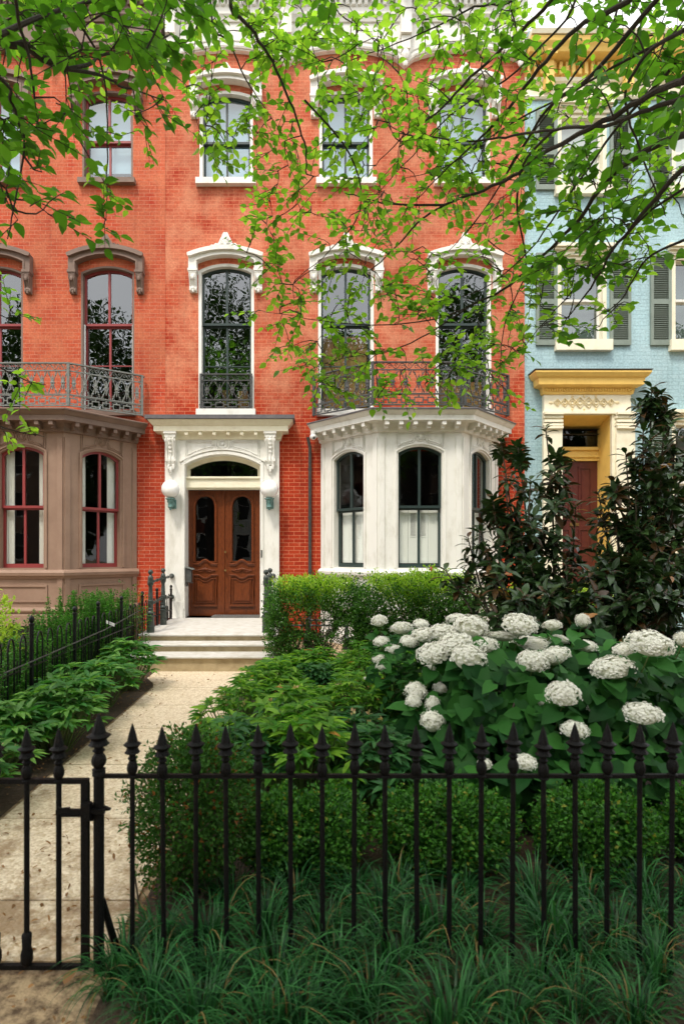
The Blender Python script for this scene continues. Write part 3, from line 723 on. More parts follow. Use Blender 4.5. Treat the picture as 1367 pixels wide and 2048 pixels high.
# transom and doors
FD = frame(0, 11.36, 1, 0)
tl, tr_ = fx(380,11.3), fx(515,11.3); tc_ = (tl+tr_)/2; thw = (tr_-tl)/2; zlb = fz(958,11.3); zld = fz(979,11.3)
b = MB(FD)
b.ring(outline(oc,ohw+.04,zlb,fz(925,SY),.19), outline(tc_,thw,zlb+.03,fz(938,11.3),.165), -.05, .05)
b.box(oc-ohw-.03, oc+ohw+.03, -.13, .04, zld+.03, zlb+.03)
b.box(oc-ohw-.03, oc+ohw+.03, -.165, .04, zlb-.0, zlb+.035)
b.box(oc-ohw-.03, oc+ohw+.03, -.10, .04, zld, zld+.03)
ts = build(b, 'transom', M['cream2'], HR)
b = MB(FD); pts = outline(tc_,thw+.01,zlb+.02,fz(938,11.3),.17); b.add([(x,0,z) for x,z in pts], [tuple(range(len(pts)))]); build(b, 'pane', M['glass_dark'], ts)
b = MB(FD); zf0 = .438
b.box(oc-ohw-.02, fx(373.5,11.43)-.002, -.10, .05, zf0, zld); b.box(fx(521,11.43)+.002, oc+ohw+.02, -.10, .05, zf0, zld)
build(b, 'door_jamb', M['white'], HR)
FDD = frame(0, 11.43, 1, 0)
dx0, dx1 = fx(373.5,11.43), fx(521,11.43); dm = (dx0+dx1)/2
def doorleaf(x0, x1):
    c = (x0+x1)/2; w = x1-x0
    gh = .185; zg0, zg1 = fz(1122,11.43), fz(1012,11.43); gz = fz(990,11.43)-fz(1012,11.43)
    b = MB(FDD); zb, zt = .445, zld-.003
    wall_open(b, x0+.003, x1-.003, zb, zt, [(c,gh,zg0,zg1,gh*.98)], .05)
    b.add([(x0+.003,0,zb),(x0+.003,.05,zb),(x0+.003,.05,zt),(x0+.003,0,zt)], [(0,1,2,3)]); b.add([(x1-.003,0,zb),(x1-.003,.05,zb),(x1-.003,.05,zt),(x1-.003,0,zt)], [(0,1,2,3)])
    d = build(b, 'door', M['wood'], HR)
    b = MB(FDD)
    oo = outline(c,gh+.045,zg0-.02,zg1,gh+.045,16); ii = outline(c,gh-.005,zg0-.02,zg1,gh-.005,16)
    b.ring(oo, ii, -.028, 0); oo = outline(c,gh+.03,zg0-.02,zg1,gh+.03,16); ii = outline(c,gh+.008,zg0-.02,zg1,gh+.008,16); b.ring(oo, ii, -.042, -.027)
    # serpentine rail below the glass
    def serp(z, up, dy, r):
        pts = [(c+t*.235, dy, z+up*max(0,math.cos(t*math.pi*.95))**1.3*(1 if abs(t)<.53 else 0)) for t in [k/14-1 for k in range(29)]]
        b.tube(pts, r, 5)
    zz = fz(1128,11.43); serp(zz, .075, -.02, .022); serp(zz-.025, .075, -.012, .014)
    zz = fz(1150,11.43); serp(zz, -.06, -.02, .020)
    zp0 = fz(1210,11.43)
    for o,r in ((0,.020),(.05,.011)):
        hw_ = .225-o
        b.tube([(c-hw_,-.015,zz-.02-o),(c-hw_,-.015,zp0+o),(c+hw_,-.015,zp0+o),(c+hw_,-.015,zz-.02-o)], r, 5)
    serp(zz-.07, -.055, -.012, .011)
    b.prism([(c-.145,zp0+.085),(c-.145,zz-.15),(c-.06,zz-.165),(c,zz-.185),(c+.06,zz-.165),(c+.145,zz-.15),(c+.145,zp0+.085)], -.016, 0)
    b.box(c-.235, c+.235, -.036, 0, zp0-.025, zp0+.012)
    build(b, 'moulding', M['wood'], d, smooth=True, auto=40)
    b = MB(FDD); zc = fz(1139,11.43)
    for sg in (-1,1):
        for k in range(5): b.ball((c+sg*(.05+.035*k),-.012,zc-.004*k), .020-.002*k, 7, 1.3,.8,1)
        b.tube([(c+sg*.03,-.02,zc-.03),(c+sg*.11,-.02,zc-.035),(c+sg*.19,-.015,zc-.01)], .009, 5)
    for k in range(5): b.ball((c+(k-2)*.02,-.028,zc+.012-.006*abs(k-2)), .022, 7, .7,.7,1.3)
    build(b, 'carving', M['wood'], d, smooth=True)
    b = MB(FDD); pts = outline(c,gh,zg0,zg1,gh,12); b.add([(x,.03,z) for x,z in pts], [tuple(range(len(pts)))]); build(b, 'pane', M['glass_dark'], d)
    return d
dl = doorleaf(dx0, dm); dr = doorleaf(dm, dx1)
b = MB(FDD); b.box(dm-.018, dm+.018, -.022, 0, .445, zld-.004)
for z in (fz(1104,11.43), fz(1141,11.43)):
    b.mi = 1; b.lathe([(0.001,-.075),(.02,-.07),(.028,-.05),(.012,-.035),(.022,-.023),(.022,-.02)], (dm+.035,0,z), 10, 'y') if False else b.ball((dm+.04,-.05,z), .024, 8, 1,1.2,1); b.mi = 0
build(b, 'door_knob', [M['wood'],M['brass']], dr)
b = MB(); b.box(fx(523,SY)-.012, fx(523,SY)+.012, SY-.03, SY, fz(1115,SY), fz(1100,SY)); build(b, 'doorbell', M['black_plastic'], HR)
# drainpipe
b = MB(); X = fx(619.5,11.17)
b.tube([(bx-1.9,YW-.15,3.78),(X,YW-.10,3.6),(X,YW-.06,3.4),(X,YW-.06,.1)], .030, 8)
for z in (3.2,2.3,1.3,.5): b.lathe([(.037,-.02),(.037,.02)], (X,YW-.06,z), 8)
build(b, 'drainpipe', M['iron_dark'], HR, smooth=True)
# basement window and vent beside the bay
b = MB(FAC); x0, x1, z0, z1 = fx(672), fx(706), .05, fz(1270)
# ------------------------------------------------------------------ wall lamps
def lamp(x, lab):
    t = empty('wall_lamp', (x,SY,fz(1000,10.95)), lab, 'lamp', 'globe lamps beside the front door')
    z = fz(978,10.9); y = SY-.20
    b = MB(); b.ball((x,y,z), .165, 24); build(b, 'globe', M['globe'], t, smooth=True)
    b = MB(); zc = z-.155
    b.lathe([(.05,-.01),(.085,-.012),(.09,-.025),(.075,-.035),(.065,-.045),(.055,-.06),(.065,-.07),(.045,-.10),(.04,-.15),(.05,-.17),(.02,-.20),(.022,-.215),(.001,-.235)], (x,y,zc), 12)
    b.box(x-.045, x+.045, y, SY, zc-.15, zc-.07); b.box(x-.065, x+.065, SY-.025, SY, zc-.19, zc-.02)
    b.tube([(x,y+.03,zc-.05),(x,SY-.08,zc-.03),(x,SY-.02,zc-.05)], .018, 6)
    build(b, 'bracket', M['verdigris'], t, smooth=True, auto=35)
lamp(fx(341,10.9), 'white globe lamp on a green bracket left of the brown door, on the mailbox side')
lamp(fx(538.5,10.9), 'white globe lamp on a green bracket right of the brown door, above the doorbell')
# mailbox
t = empty('mailbox', (fx(379,11.2),11.2,fz(1165,11.2)), 'small dark metal mailbox on the white door surround, left of the double door', 'mailbox')
b = MB(frame(0,11.05,1,0)); x0, x1, z0, z1 = fx(371.5,11.05), fx(383,11.05), fz(1164,11.05), fz(1136,11.05)
b.prism([(x0+.01,z0),(x0,z1),(x1,z1+.015),(x1-.005,z0)], -.02, .13)
build(b, 'box', M['iron_dark'], t); b = MB(frame(0,11.05,1,0)); b.prism([(x0-.012,z1+.01),(x0-.005,z1+.03),(x1+.03,z1-.01),(x1+.04,z1-.035)], -.045, .13); build(b, 'lid', M['iron_grey'], t)
b = MB(frame(0,11.05,1,0)); b.box(x0-.0, x0+.025, 0, .10, z0-.08, z0); b.box(x0+.03, x1+.03, -.01, .01, z0-.02, z0-.008); build(b, 'holder', M['iron_dark'], t)
# security camera
t = empty('security_camera', (.07,10.98,3.55), 'small white security camera under the left end of the cream bay cornice', 'camera')
b = MB(); p = P(626,873,10.95)
b.lathe([(.05,.10),(.05,.04),(.04,.03)], (p.x,p.y,p.z), 12); b.ball((p.x,p.y,p.z-.005), .062, 14, 1,1,.95); build(b, 'housing', M['white_plastic'], t, smooth=True, auto=40)
b = MB(); b.ball((p.x+.012,p.y-.045,p.z-.03), .025, 10); build(b, 'lens', M['black_plastic'], t, smooth=True)

# ------------------------------------------------------------------ stoop
t = empty('entry_steps', (-1.5,8.1,0), 'pale stone stoop with three broad steps leading up to the double door', 'steps')
xl, xr = -2.47, -.42
def step(y0, y1, z0, z1, xa, xb):
    b = MB(); b.mi = 0
    pr = [(y1,z1),(y0+.01,z1),(y0-.010,z1-.008),(y0-.014,z1-.019),(y0-.010,z1-.030),(y0+.012,z1-.036),(y0+.03,z1-.040),(y1,z1-.040)]
    n = len(pr)
    b.add([(xa,y,z) for y,z in pr]+[(xb,y,z) for y,z in pr], [tuple(range(n)),tuple(range(2*n-1,n-1,-1))]+[(i,(i+1)%n,n+(i+1)%n,n+i) for i in range(n)])
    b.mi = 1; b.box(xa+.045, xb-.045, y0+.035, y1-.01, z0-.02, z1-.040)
    return b
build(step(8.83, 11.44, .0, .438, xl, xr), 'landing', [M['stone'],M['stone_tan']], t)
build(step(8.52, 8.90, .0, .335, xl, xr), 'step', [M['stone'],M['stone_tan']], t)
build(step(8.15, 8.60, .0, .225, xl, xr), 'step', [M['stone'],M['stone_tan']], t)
t = empty('doormat', (-1.35,11.2,.438), 'grey woven doormat in front of the brown double door', 'doormat')
b = MB(); mx0, mx1 = fx(425,11.2), fx(519,11.2)
b.box(mx0, mx1, 11.08, 11.36, .441, .462); o1 = build(b, 'mat_base', M['mat_rubber'], t)
b = MB()
for k in range(22):
    x = mx0+(k+.5)*(mx1-mx0)/22; b.tube([(x-.02,11.075,.462),(x+.02,11.10,.47),(x-.01,11.2,.466),(x+.02,11.35,.466)], .012, 5)
build(b, 'braid', M['mat_rubber'], t)
# handrails
def handrail(posts, wall, lab):
    t = empty('handrail', (posts[0][0],posts[0][1],.438), lab, 'handrail', 'iron handrails of the stoop')
    z0 = .438
    b0 = MB()
    prof = [(.060,0),(.060,.10),(.055,.105),(.058,.11),(.055,.23),(.064,.24),(.064,.255),(.045,.27),(.060,.285),(.060,.30),(.042,.325),(.046,.36),(.036,.37),(.036,.40),(.044,.41),(.046,.43),(.046,.48),(.036,.49),(.035,.56),(.030,.57),(.036,.575),(.034,.58),(.028,.68),(.034,.70),(.046,.72),(.048,.76),(.040,.79),(.042,.80),(.042,.82),(.034,.84),(.022,.86),(.014,.87)]
    for (x,y) in posts:
        b = MB(); b.lathe(prof, (x,y,z0), 14); b.ball((x,y,z0+.905), .040, 12); build(b, 'post', M['iron_green'], t, smooth=True, auto=40)
    for hz, hw_ in ((.755,fz(1152,11.05)),(.43,fz(1194,11.05))):
        pts = [(posts[0][0],posts[0][1],z0+hz),(posts[1][0],posts[1][1],z0+hz+.02),(wall,SY,hw_)]
        b = MB(); b.tube(pts, .017, 8)
        for i in range(2):
            a, c = Vector(pts[i]), Vector(pts[i+1])
            for q in (.2,.5,.8): p = a.lerp(c,q); d = (c-a).normalized()*.035; b.tube([p-d, p-d*.6, p+d*.6, p+d], [.020,.027,.027,.020], 8)
        build(b, 'rail', M['iron_green'], t, smooth=True, auto=40)
        b = MB(); b.ball((wall,SY-.03,hw_), .048, 12); build(b, 'wall_boss', M['iron_green'], t, smooth=True)
handrail([(-2.33,9.0),(-2.38,10.0)], fx(343,11.05), 'dark iron handrail with ball finials on the left side of the stoop')
handrail([(-.60,9.0),(-.60,10.0)], fx(546,11.05), 'dark iron handrail on the right side of the stoop, mostly hidden by the hedge')
# stone kerb and stub post of the basement area right of the stoop
t = empty('area_railing', (.0,9.6,0), 'low iron railing on a tan stone kerb behind the gap in the hedge', 'railing')
b = MB(); b.box(-.40,.16,9.1,9.3,0,.14); build(b, 'kerb', M['stone_tan'], t)
b = MB()
b.lathe([(.055,.14),(.055,.28),(.06,.29),(.04,.30),(.045,.34),(.03,.36),(.03,.60),(.04,.62),(.001,.64)], (.02,9.2,0), 12)
b.lathe([(.055,.14),(.055,.28),(.06,.29),(.04,.30),(.045,.34),(.03,.36),(.03,.60),(.04,.62),(.001,.64)], (.62,9.2,0), 12)
b.tube([(-.4,9.2,.52),(.7,9.2,.52)], .015, 6); b.tube([(.02,9.2,.60),(.62,9.2,.60)], .015, 6)
build(b, 'rail', M['iron_green'], t, smooth=True, auto=40)

# ------------------------------------------------------------------ brown trimmed house at the left
HB = empty('brown_trimmed_house', (-6,YW,0), 'orange brick rowhouse with brown painted bay, brown window hoods and grey iron balcony', 'house')
bc = -4.82; colb = [fx(-7), fx(215.5)]
XB0 = -9.2
opsb = [(c,.50,fz(822),fz(545),.12) for c in colb]+[(c,.475,fz(361),fz(192),.10) for c in colb]+[(bc,1.35,.6,3.6,0)]
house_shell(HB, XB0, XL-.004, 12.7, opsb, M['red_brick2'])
bay(HB, bc, M['brown'], M['brown_dark'], M['red_sash'], M['red_sash'], 4.0, M['brown_dark'], M['brown'], False, True, base_z=.40)
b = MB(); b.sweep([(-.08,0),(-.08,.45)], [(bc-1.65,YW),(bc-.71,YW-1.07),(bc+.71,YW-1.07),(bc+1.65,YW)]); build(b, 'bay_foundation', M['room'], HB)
for c in colb:
    wn = window(HB, FAC, c, .50, fz(822), fz(545), .12, fz(646), M['brown_dark'], M['red_sash'], M['red_sash'], cw=.035, lowbar=fz(727), name='tall_window', sill=(.53,fz(833),fz(822),M['brown_dark']))
    b = MB(FAC)
    for sg in (-1,1): b.box(c+sg*.455-.014, c+sg*.455+.014, .06, .095, fz(822), fz(647))
    build(b, 'storm_frame', M['white_plastic'], wn)
    hood(FAC, c, fz(530), .14, .555, fz(515), .15, .69, fz(547), M['brown_dark'], wn)
    crest(FAC, c, fz(502), .30, .24, M['brown_dark'], wn)
    wn = window(HB, FAC, c, .475, fz(361), fz(192), .10, fz(277), M['brown_dark'], M['red_sash'], M['red_sash'], cw=.035, name='upper_window', sill=(.53,fz(371),fz(361),M['brown_dark']))
    hood(FAC, c, fz(180), .10, .50, fz(166), .13, .66, fz(200), M['brown_dark'], wn, hcorb=.36)
    b = MB(FAC); b.box(c-.43, c+.43, .26, .27, fz(330), fz(192)+.1); build(b, 'blind', M['blind'], wn)
scallop_cornice(HB, XB0, XL-.004, colb, .6, M['brown_dark'], [XB0, fx(-125), fx(104), XL-.01])
pbb = [(bc-1.79,YW-.05),(bc-1.79,YW-.17),(bc-.72,YW-.9),(bc+.72,YW-.9),(bc+1.79,YW-.17),(bc+1.79,YW-.05)]
balcony(HB, pbb, M['iron_grey'], [0,7,8,7,0])

# ------------------------------------------------------------------ blue house at the right
HU = empty('blue_house', (6.5,YW+.06,0), 'pale blue painted brick rowhouse with cream and yellow trim and green louvred shutters', 'house')
YB = YW+.06; FB = frame(0,YB,1,0)
def bx_(p): return fx(p,YB)
def bz(p): return fz(p,YB)
XU0, XU1 = XR+.004, 9.4
wcs = [bx_(1163), bx_(1391)]
opsu = []
for c in wcs: opsu += [(c,.46,bz(682),bz(512),0),(c,.46,bz(372),bz(228),0)]
dcx = bx_(1162)
opsu += [(dcx+.05,.54,.45,bz(830),0),(bx_(1391),.46,bz(1085),bz(842),0)]
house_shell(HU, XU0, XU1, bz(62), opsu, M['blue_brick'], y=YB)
def shutter(x0, x1, z0, z1, parent):
    b = MB(FB); b.ring([(x0,z0),(x0,z1),(x1,z1),(x1,z0)], [(x0+.055,z0+.09),(x0+.055,z1-.09),(x1-.055,z1-.09),(x1-.055,z0+.09)], -.05, -.008, closed=True)
    zm = z0+(z1-z0)*.47; b.box(x0+.055, x1-.055, -.048, -.01, zm-.045, zm+.045)
    b.box(x0+.04, x1-.04, -.012, -.006, z0+.05, z1-.05)
    for za, zb_ in ((z0+.09,zm-.045),(zm+.045,z1-.09)):
        n = int((zb_-za)/.034)
        for k in range(n):
            z = za+(k+.5)*(zb_-za)/n; b.add([(x0+.055,-.046,z-.014),(x1-.055,-.046,z-.014),(x1-.055,-.016,z+.012),(x0+.055,-.016,z+.012)], [(0,1,2,3)])
    build(b, 'shutter', M['shutter'], parent)
def sqwin(c, za, zb_, zlint, with_lintel=True, interior=None):
    wn = window(HU, FB, c, .46, za, zb_, 0, (za+zb_)/2+.0, M['cream2'], M['white'], M['white'], cw=.07, bars=False, name='shuttered_window', sill=(.53,za-.20,za,M['cream2']), glass='glass')
    b = MB(FB)
    b.box(c-.52, c+.52, -.04, 0, zb_, zb_+.09); b.box(c-.545, c+.545, -.09, 0, zb_+.09, zb_+.13); b.box(c-.57, c+.57, -.13, 0, zb_+.13, zb_+.19)
    build(b, 'lintel', M['cream2'], wn)
    b = MB(FB); b.box(c-.40, c+.40, .27, .28, za, zb_); build(b, 'blind', interior or M['blind_dim'], wn)
    z0, z1 = za-.09, zb_+.04
    shutter(c-.46-.42, c-.46-.03, z0, z1, wn); shutter(c+.46+.05, c+.46+.44, z0, z1, wn)
for c in wcs:
    sqwin(c, bz(682), bz(512), 0); sqwin(c, bz(372), bz(228), 0, interior=M['white_in'])
sqwin(bx_(1391), bz(1085), bz(842), 0)
# door surround
b = MB(FB); s0, s1 = bx_(1083), bx_(1255)
zc0 = bz(829)
b.ring([(s0,.45),(s0,bz(790)),(s1,bz(790)),(s1,.45)], [(dcx-.41,.45),(dcx-.41,zc0-.02),(dcx+.52,zc0-.02),(dcx+.52,.45)], -.10, .02)
for x0 in (s0-.03, s1-.33+.03):
    b.box(x0, x0+.35, -.15, -.10, .45, zc0-.30)
    for k,(q,dz) in enumerate(((.20,0),(.17,.06),(.185,.12),(.17,.20),(.21,.26))): b.box(x0-.01*(k%2), x0+.35+.01*(k%2), -q, -.10, zc0-.30+dz, zc0-.30+dz+.045)
b.box(s0-.04, s1+.04, -.14, -.10, zc0-.015, zc0+.03)
sr_ = build(b, 'door_surround', M['cream2'], HU)
b = MB(FB); cz = (bz(808))
# ornament on the frieze: linked diamonds and scrolls
for sg in (-1,1):
    for k in range(4):
        x = dcx+sg*(.08+.14*k); r = .10-.012*k
        b.tube([(x-r,-.105,cz),(x,-.112,cz+r),(x+r,-.105,cz),(x,-.112,cz-r),(x-r,-.105,cz)], .013, 4)
        b.tube([(x+math.cos(a)*r*.4,-.108,cz+math.sin(a)*r*.4) for a in [j*.8 for j in range(9)]], .010, 4)
    b.ball((dcx+sg*.62,-.10,cz), .03, 8, 1.4,.6,1)
for sg in (-1,1):
    for x in (0,-.22,.22): b.ball((dcx+x,-.10,cz+sg*.12), .026, 7, 1,.6,1.2)
build(b, 'frieze_ornament', M['cream'], sr_)
b = MB(); zt = bz(790)
pa = [(s0,YB),(s0,YB-.10),(s1,YB-.10),(s1,YB)]
b.sweep([(0,zt-.02),(.03,zt-.01),(.05,zt+.09),(.08,zt+.11),(.16,zt+.13),(.17,zt+.24),(.21,zt+.27),(.25,zt+.33),(.25,zt+.36),(0,zt+.37)], pa)
b.T = FB
for k in range(34): b.ball((s0+.03+k*(s1-s0-.06)/33,-.15,zt+.06), .021, 6, 1,1,1.6)
build(b, 'door_cornice', M['yellow'], sr_)
b = MB(); b.sweep([(0,zt+.371),(.26,zt+.371),(.27,zt+.385),(0,zt+.40)], pa); build(b, 'slate_cap', M['slate'], sr_)
b = MB(FB)    # deep yellow reveal, narrowing to the recessed door
x0, x1, u0, u1, zr, zq = dcx-.41, dcx+.52, dcx-.40, dcx+.51, zc0-.02, bz(848)
b.add([(x0,-.03,.45),(x0,-.03,zr),(x1,-.03,zr),(x1,-.03,.45),(u0,.45,.45),(u0,.45,zq),(u1,.45,zq),(u1,.45,.45)], [(0,1,5,4),(1,2,6,5),(2,3,7,6)])
b.box(u0, u1, .40, .47, bz(915), bz(886)); b.box(u0, u1, .36, .47, bz(893), bz(888)); b.box(u0, u1, .37, .47, bz(908), bz(903))
build(b, 'door_reveal', M['yellow'], HU)
b = MB(FB); b.add([(u0,.43,bz(886)),(u0,.43,zq),(u1,.43,zq),(u1,.43,bz(886))], [(0,1,2,3)]); build(b, 'transom_pane', M['glass_dark'], HU)
b = MB(FB); z1 = bz(915)
b.box(u0, u1, .44, .48, .45, z1)
for cxx in (u0+(u1-u0)*.27, u0+(u1-u0)*.73):
    for za, zb_ in ((z1-1.15,z1-.12),(z1-1.75,z1-1.32)): b.ring([(cxx-.13,za),(cxx-.13,zb_),(cxx+.13,zb_),(cxx+.13,za)], [(cxx-.10,za+.03),(cxx-.10,zb_-.03),(cxx+.10,zb_-.03),(cxx+.10,za+.03)], .425, .441, closed=True); b.box(cxx-.07,cxx+.07,.43,.441,za+.06,zb_-.06)
db = build(b, 'door', M['wood_red'], HU)
b = MB(FB); b.box((u0+u1)/2-.09,(u0+u1)/2+.09,.425,.441,z1-1.27,z1-1.21); build(b, 'letter_slot', M['brass'], db)
b = MB(); b.box(dcx-.75, dcx+.75, YB-1.3, YB+.4, 0, .45); b.box(dcx-.70, dcx+.70, YB-1.6, YB-1.3, 0, .3); b.box(dcx-.70, dcx+.70, YB-1.9, YB-1.6, 0, .15); build(b, 'entry_steps', M['stone_tan'], HU)
# cornice
b = MB(); pa = [(XU0+.0,YB),(XU1,YB)]
z_ = lambda p: fz(p, YB-.25)
b.sweep([(0,z_(180)),(.04,z_(180)),(.06,z_(176)),(.03,z_(172)),(.03,z_(150)),(.07,z_(146)),(.09,z_(140)),(.05,z_(138)),(0,z_(138))], pa)
cu = build(b, 'cornice', M['cream2'], HU)
b = MB(); b.sweep([(0,z_(138)),(.05,z_(138)),(.05,z_(112)),(.16,z_(109)),(.30,z_(107)),(.33,z_(100)),(.38,z_(92)),(.40,z_(84)),(0,z_(80))], pa)
b.T = FB; n = 44
for k in range(n):
    x = XU0+.06+k*(XU1-XU0-.1)/n; b.box(x-.03, x+.03, -.13, -.04, z_(136), z_(112))
build(b, 'bracket_band', M['yellow'], cu)
for x in (XU0+.42, XU0+1.9, XU0+3.3, XU0+4.8):
    b = MB(FB); b.box(x-.09,x+.09,-.32,0,z_(112),z_(88)); b.box(x-.075,x+.075,-.2,0,z_(165),z_(112)); build(b, 'bracket', M['yellow'], cu)
b = MB(); b.sweep([(0,z_(80)),(.42,z_(82)),(.45,z_(74)),(0,z_(66))], pa); build(b, 'cornice_cap', M['cream2'], cu)
# ------------------------------------------------------------------ front iron fence and gate
FY = 2.29
def fp(px): return (px-CX)/FPX*FY
def fzz(py): return EYE+(CY-py)/FPX*FY
def finial_prof(z0, z1, k=1.0):
    h = z1-z0
    P_ = [(.0115,0),(.019,.01),(.019,.03),(.012,.05),(.019,.11),(.021,.18),(.018,.25),(.0115,.31),(.0175,.345),(.0175,.36),(.0125,.39),(.0125,.44),(.028,.45),(.030,.462),(.024,.50),(.021,.545),(.034,.605),(.0345,.615),(.020,.66),(.015,.78),(.0065,.92),(.0005,1.0)]
    return [(r*k, z0+q*h) for r,q in P_]
FE = empty('iron_fence', (fp(800),FY,0), 'long black iron picket fence with spear tops across the front garden', 'fence')
zr = .764
b = MB(); b.box(fp(208), 3.3, FY-.009, FY+.009, zr-.014, zr); build(b, 'top_rail', M['iron'], FE)
def picket(x, zbase, ztop_rail, ztip, parent):
    b = MB(); b.tube([(x,FY,zbase),(x,FY,ztop_rail+.004)], .0098, 8)
    p = build(b, 'picket', M['iron'], parent, smooth=True, auto=60)
    b = MB(); b.lathe(finial_prof(ztop_rail-.012, ztip), (x,FY,0), 8, rot=math.pi/8)
    build(b, 'finial', M['iron'], p, smooth=True, auto=32); return p
x0 = fp(265); sp = fp(328.2)-fp(265)
first = picket(x0, .0, zr, fzz(1446), FE)
for i in range(1, 24):
    c = copy_tree(first, FE); c.location = (first.location.x+sp*i+random.uniform(-.002,.002), first.location.y, first.location.z+random.uniform(-.004,.004))
    c.rotation_euler = (random.uniform(-.006,.006), random.uniform(-.008,.008), 0)
t = empty('gate_post', (fp(198),FY,0), 'thick black iron gate post with a large spear top between gate and fence', 'post')
b = MB(); X = fp(198); b.tube([(X,FY,0),(X,FY,.775)], .0205, 12); b.lathe([(.025,.76),(.025,.775),(.0205,.78)], (X,FY,0), 12); build(b, 'shaft', M['iron'], t, smooth=True, auto=50)
b = MB(); b.lathe(finial_prof(.778, fzz(1427), 1.36), (X,FY,0), 8, rot=math.pi/8); build(b, 'finial', M['iron'], t, smooth=True, auto=32)
b = MB(); b.tube([(X+.01,FY+.01,.28),(X+.03,FY+.03,.17),(X+.055,FY+.08,.0)], [.012,.014,.016], 6); build(b, 'brace', M['iron'], t)
b = MB(); b.prism([(X+.015,.625),(X+.045,.628),(X+.045,.632),(X+.015,.645)], FY-.008, FY+.008); b.box(X-.040, X-.018, FY-.014, FY+.014, .59, .65); build(b, 'keeper', M['iron'], t)
t = empty('iron_gate', (fp(60),FY,0), 'black iron garden gate of spear topped pickets left of the thick post', 'gate')
zg = fzz(1557); zb = fzz(1937)
b = MB(); xs_ = fp(171)
b.box(-1.80, xs_+.013, FY-.010, FY+.010, zg-.018, zg); b.box(-1.80, xs_+.013, FY-.010, FY+.010, zb, zb+.016)
b.box(xs_-.014, xs_+.014, FY-.012, FY+.012, zb+.016, zg-.018); b.box(-1.80, -1.77, FY-.012, FY+.012, zb+.016, zg-.018)
build(b, 'frame', M['iron'], t)
def gpick(px):
    b = MB(); x = fp(px); b.tube([(x,FY,zb+.01),(x,FY,zg)], .0105, 8); b.lathe([(.011,.13),(.019,.12),(.017,.07),(.023,.05),(.023,.02),(.012,.0)], (x,FY,zb+.01), 10) if px != 118 else None
    p = build(b, 'picket', M['iron'], t, smooth=True, auto=50)
    b = MB(); b.lathe(finial_prof(zg-.012, fzz(1455), 1.0), (x,FY,0), 8, rot=math.pi/8); build(b, 'finial', M['iron'], p, smooth=True, auto=32)
for px in (118, 54, -9, -72, -135, -198, -261): gpick(px)
b = MB(); x0_ = fp(118); b.box(x0_, X+.03, FY-.030, FY-.016, .622, .640); b.prism([(x0_+.005,.640),(x0_+.005,.650),(x0_+.02,.643),(x0_+.05,.646),(x0_+.05,.640)], FY-.03, FY-.016); b.box(x0_+.02, xs_, FY-.034, FY-.012, .614, .622); b.box(xs_-.004, xs_+.03, FY-.04, FY-.01, .60, .665)
build(b, 'latch', M['iron'], t)

# ------------------------------------------------------------------ arched iron fence along the left garden
t = empty('arched_fence', (-2.45,6.5,0), 'low black iron fence with hoop tops running back along the left of the path', 'fence')
LX = -2.45; ys = [3.45,4.4,5.36,6.36,7.08,7.97,8.99,9.87,10.9]
for y in ys:
    b = MB(); b.tube([(LX,y,0),(LX,y,.97)], .020, 6); b.lathe([(.024,.97),(.026,.985),(.012,.995),(.022,1.01),(.026,1.03),(.018,1.05),(.001,1.062)], (LX,y,0), 10); build(b, 'post', M['iron_fence'], t, smooth=True, auto=40)
for a, c in zip(ys, ys[1:]):
    n = max(4, round((c-a)/.125)); n -= n % 2; d = (c-a)/(n+1)
    b = MB()
    for k in range(n):
        y = a+d*(k+1)
        if k % 2 == 0:
            r = d/2
            b.tube([(LX,y,.02),(LX,y,.80)]+[(LX,y+r-r*math.cos(q),.80+.10*math.sin(q)) for q in [math.pi*j/8 for j in range(9)]]+[(LX,y+d,.80),(LX,y+d,.02)], .0075, 6)
        elif k+1 < n: b.tube([(LX,y+d/2,.02),(LX,y+d/2,.70)], .006, 5)
    b.box(LX-.012, LX+.012, a, c, .60, .612); b.box(LX-.010, LX+.010, a, c, .10, .112)
    build(b, 'hoop_panel', M['iron_fence'], t, smooth=True, auto=50)
p = P(221,1247,7.5)
tt = empty('cable_tag', tuple(p), 'grey tag tied to the rail of the arched iron fence', 'tag')
b = MB(); b.tube([(LX+.02,3.4,.62),(LX+.03,5.4,.66),(LX+.03,7.2,.70),(LX+.02,9.0,.80)], .008, 6); o = build(b, 'cable', M['iron_dark'], tt); 
b = MB(); b.box(-.05,.05,-.008,.008,-.018,.018); b.v = [(p.x+x+.0, p.y+y, p.z+z-.4*x) for x,y,z in b.v]; build(b, 'plate', M['white_plastic'], tt)

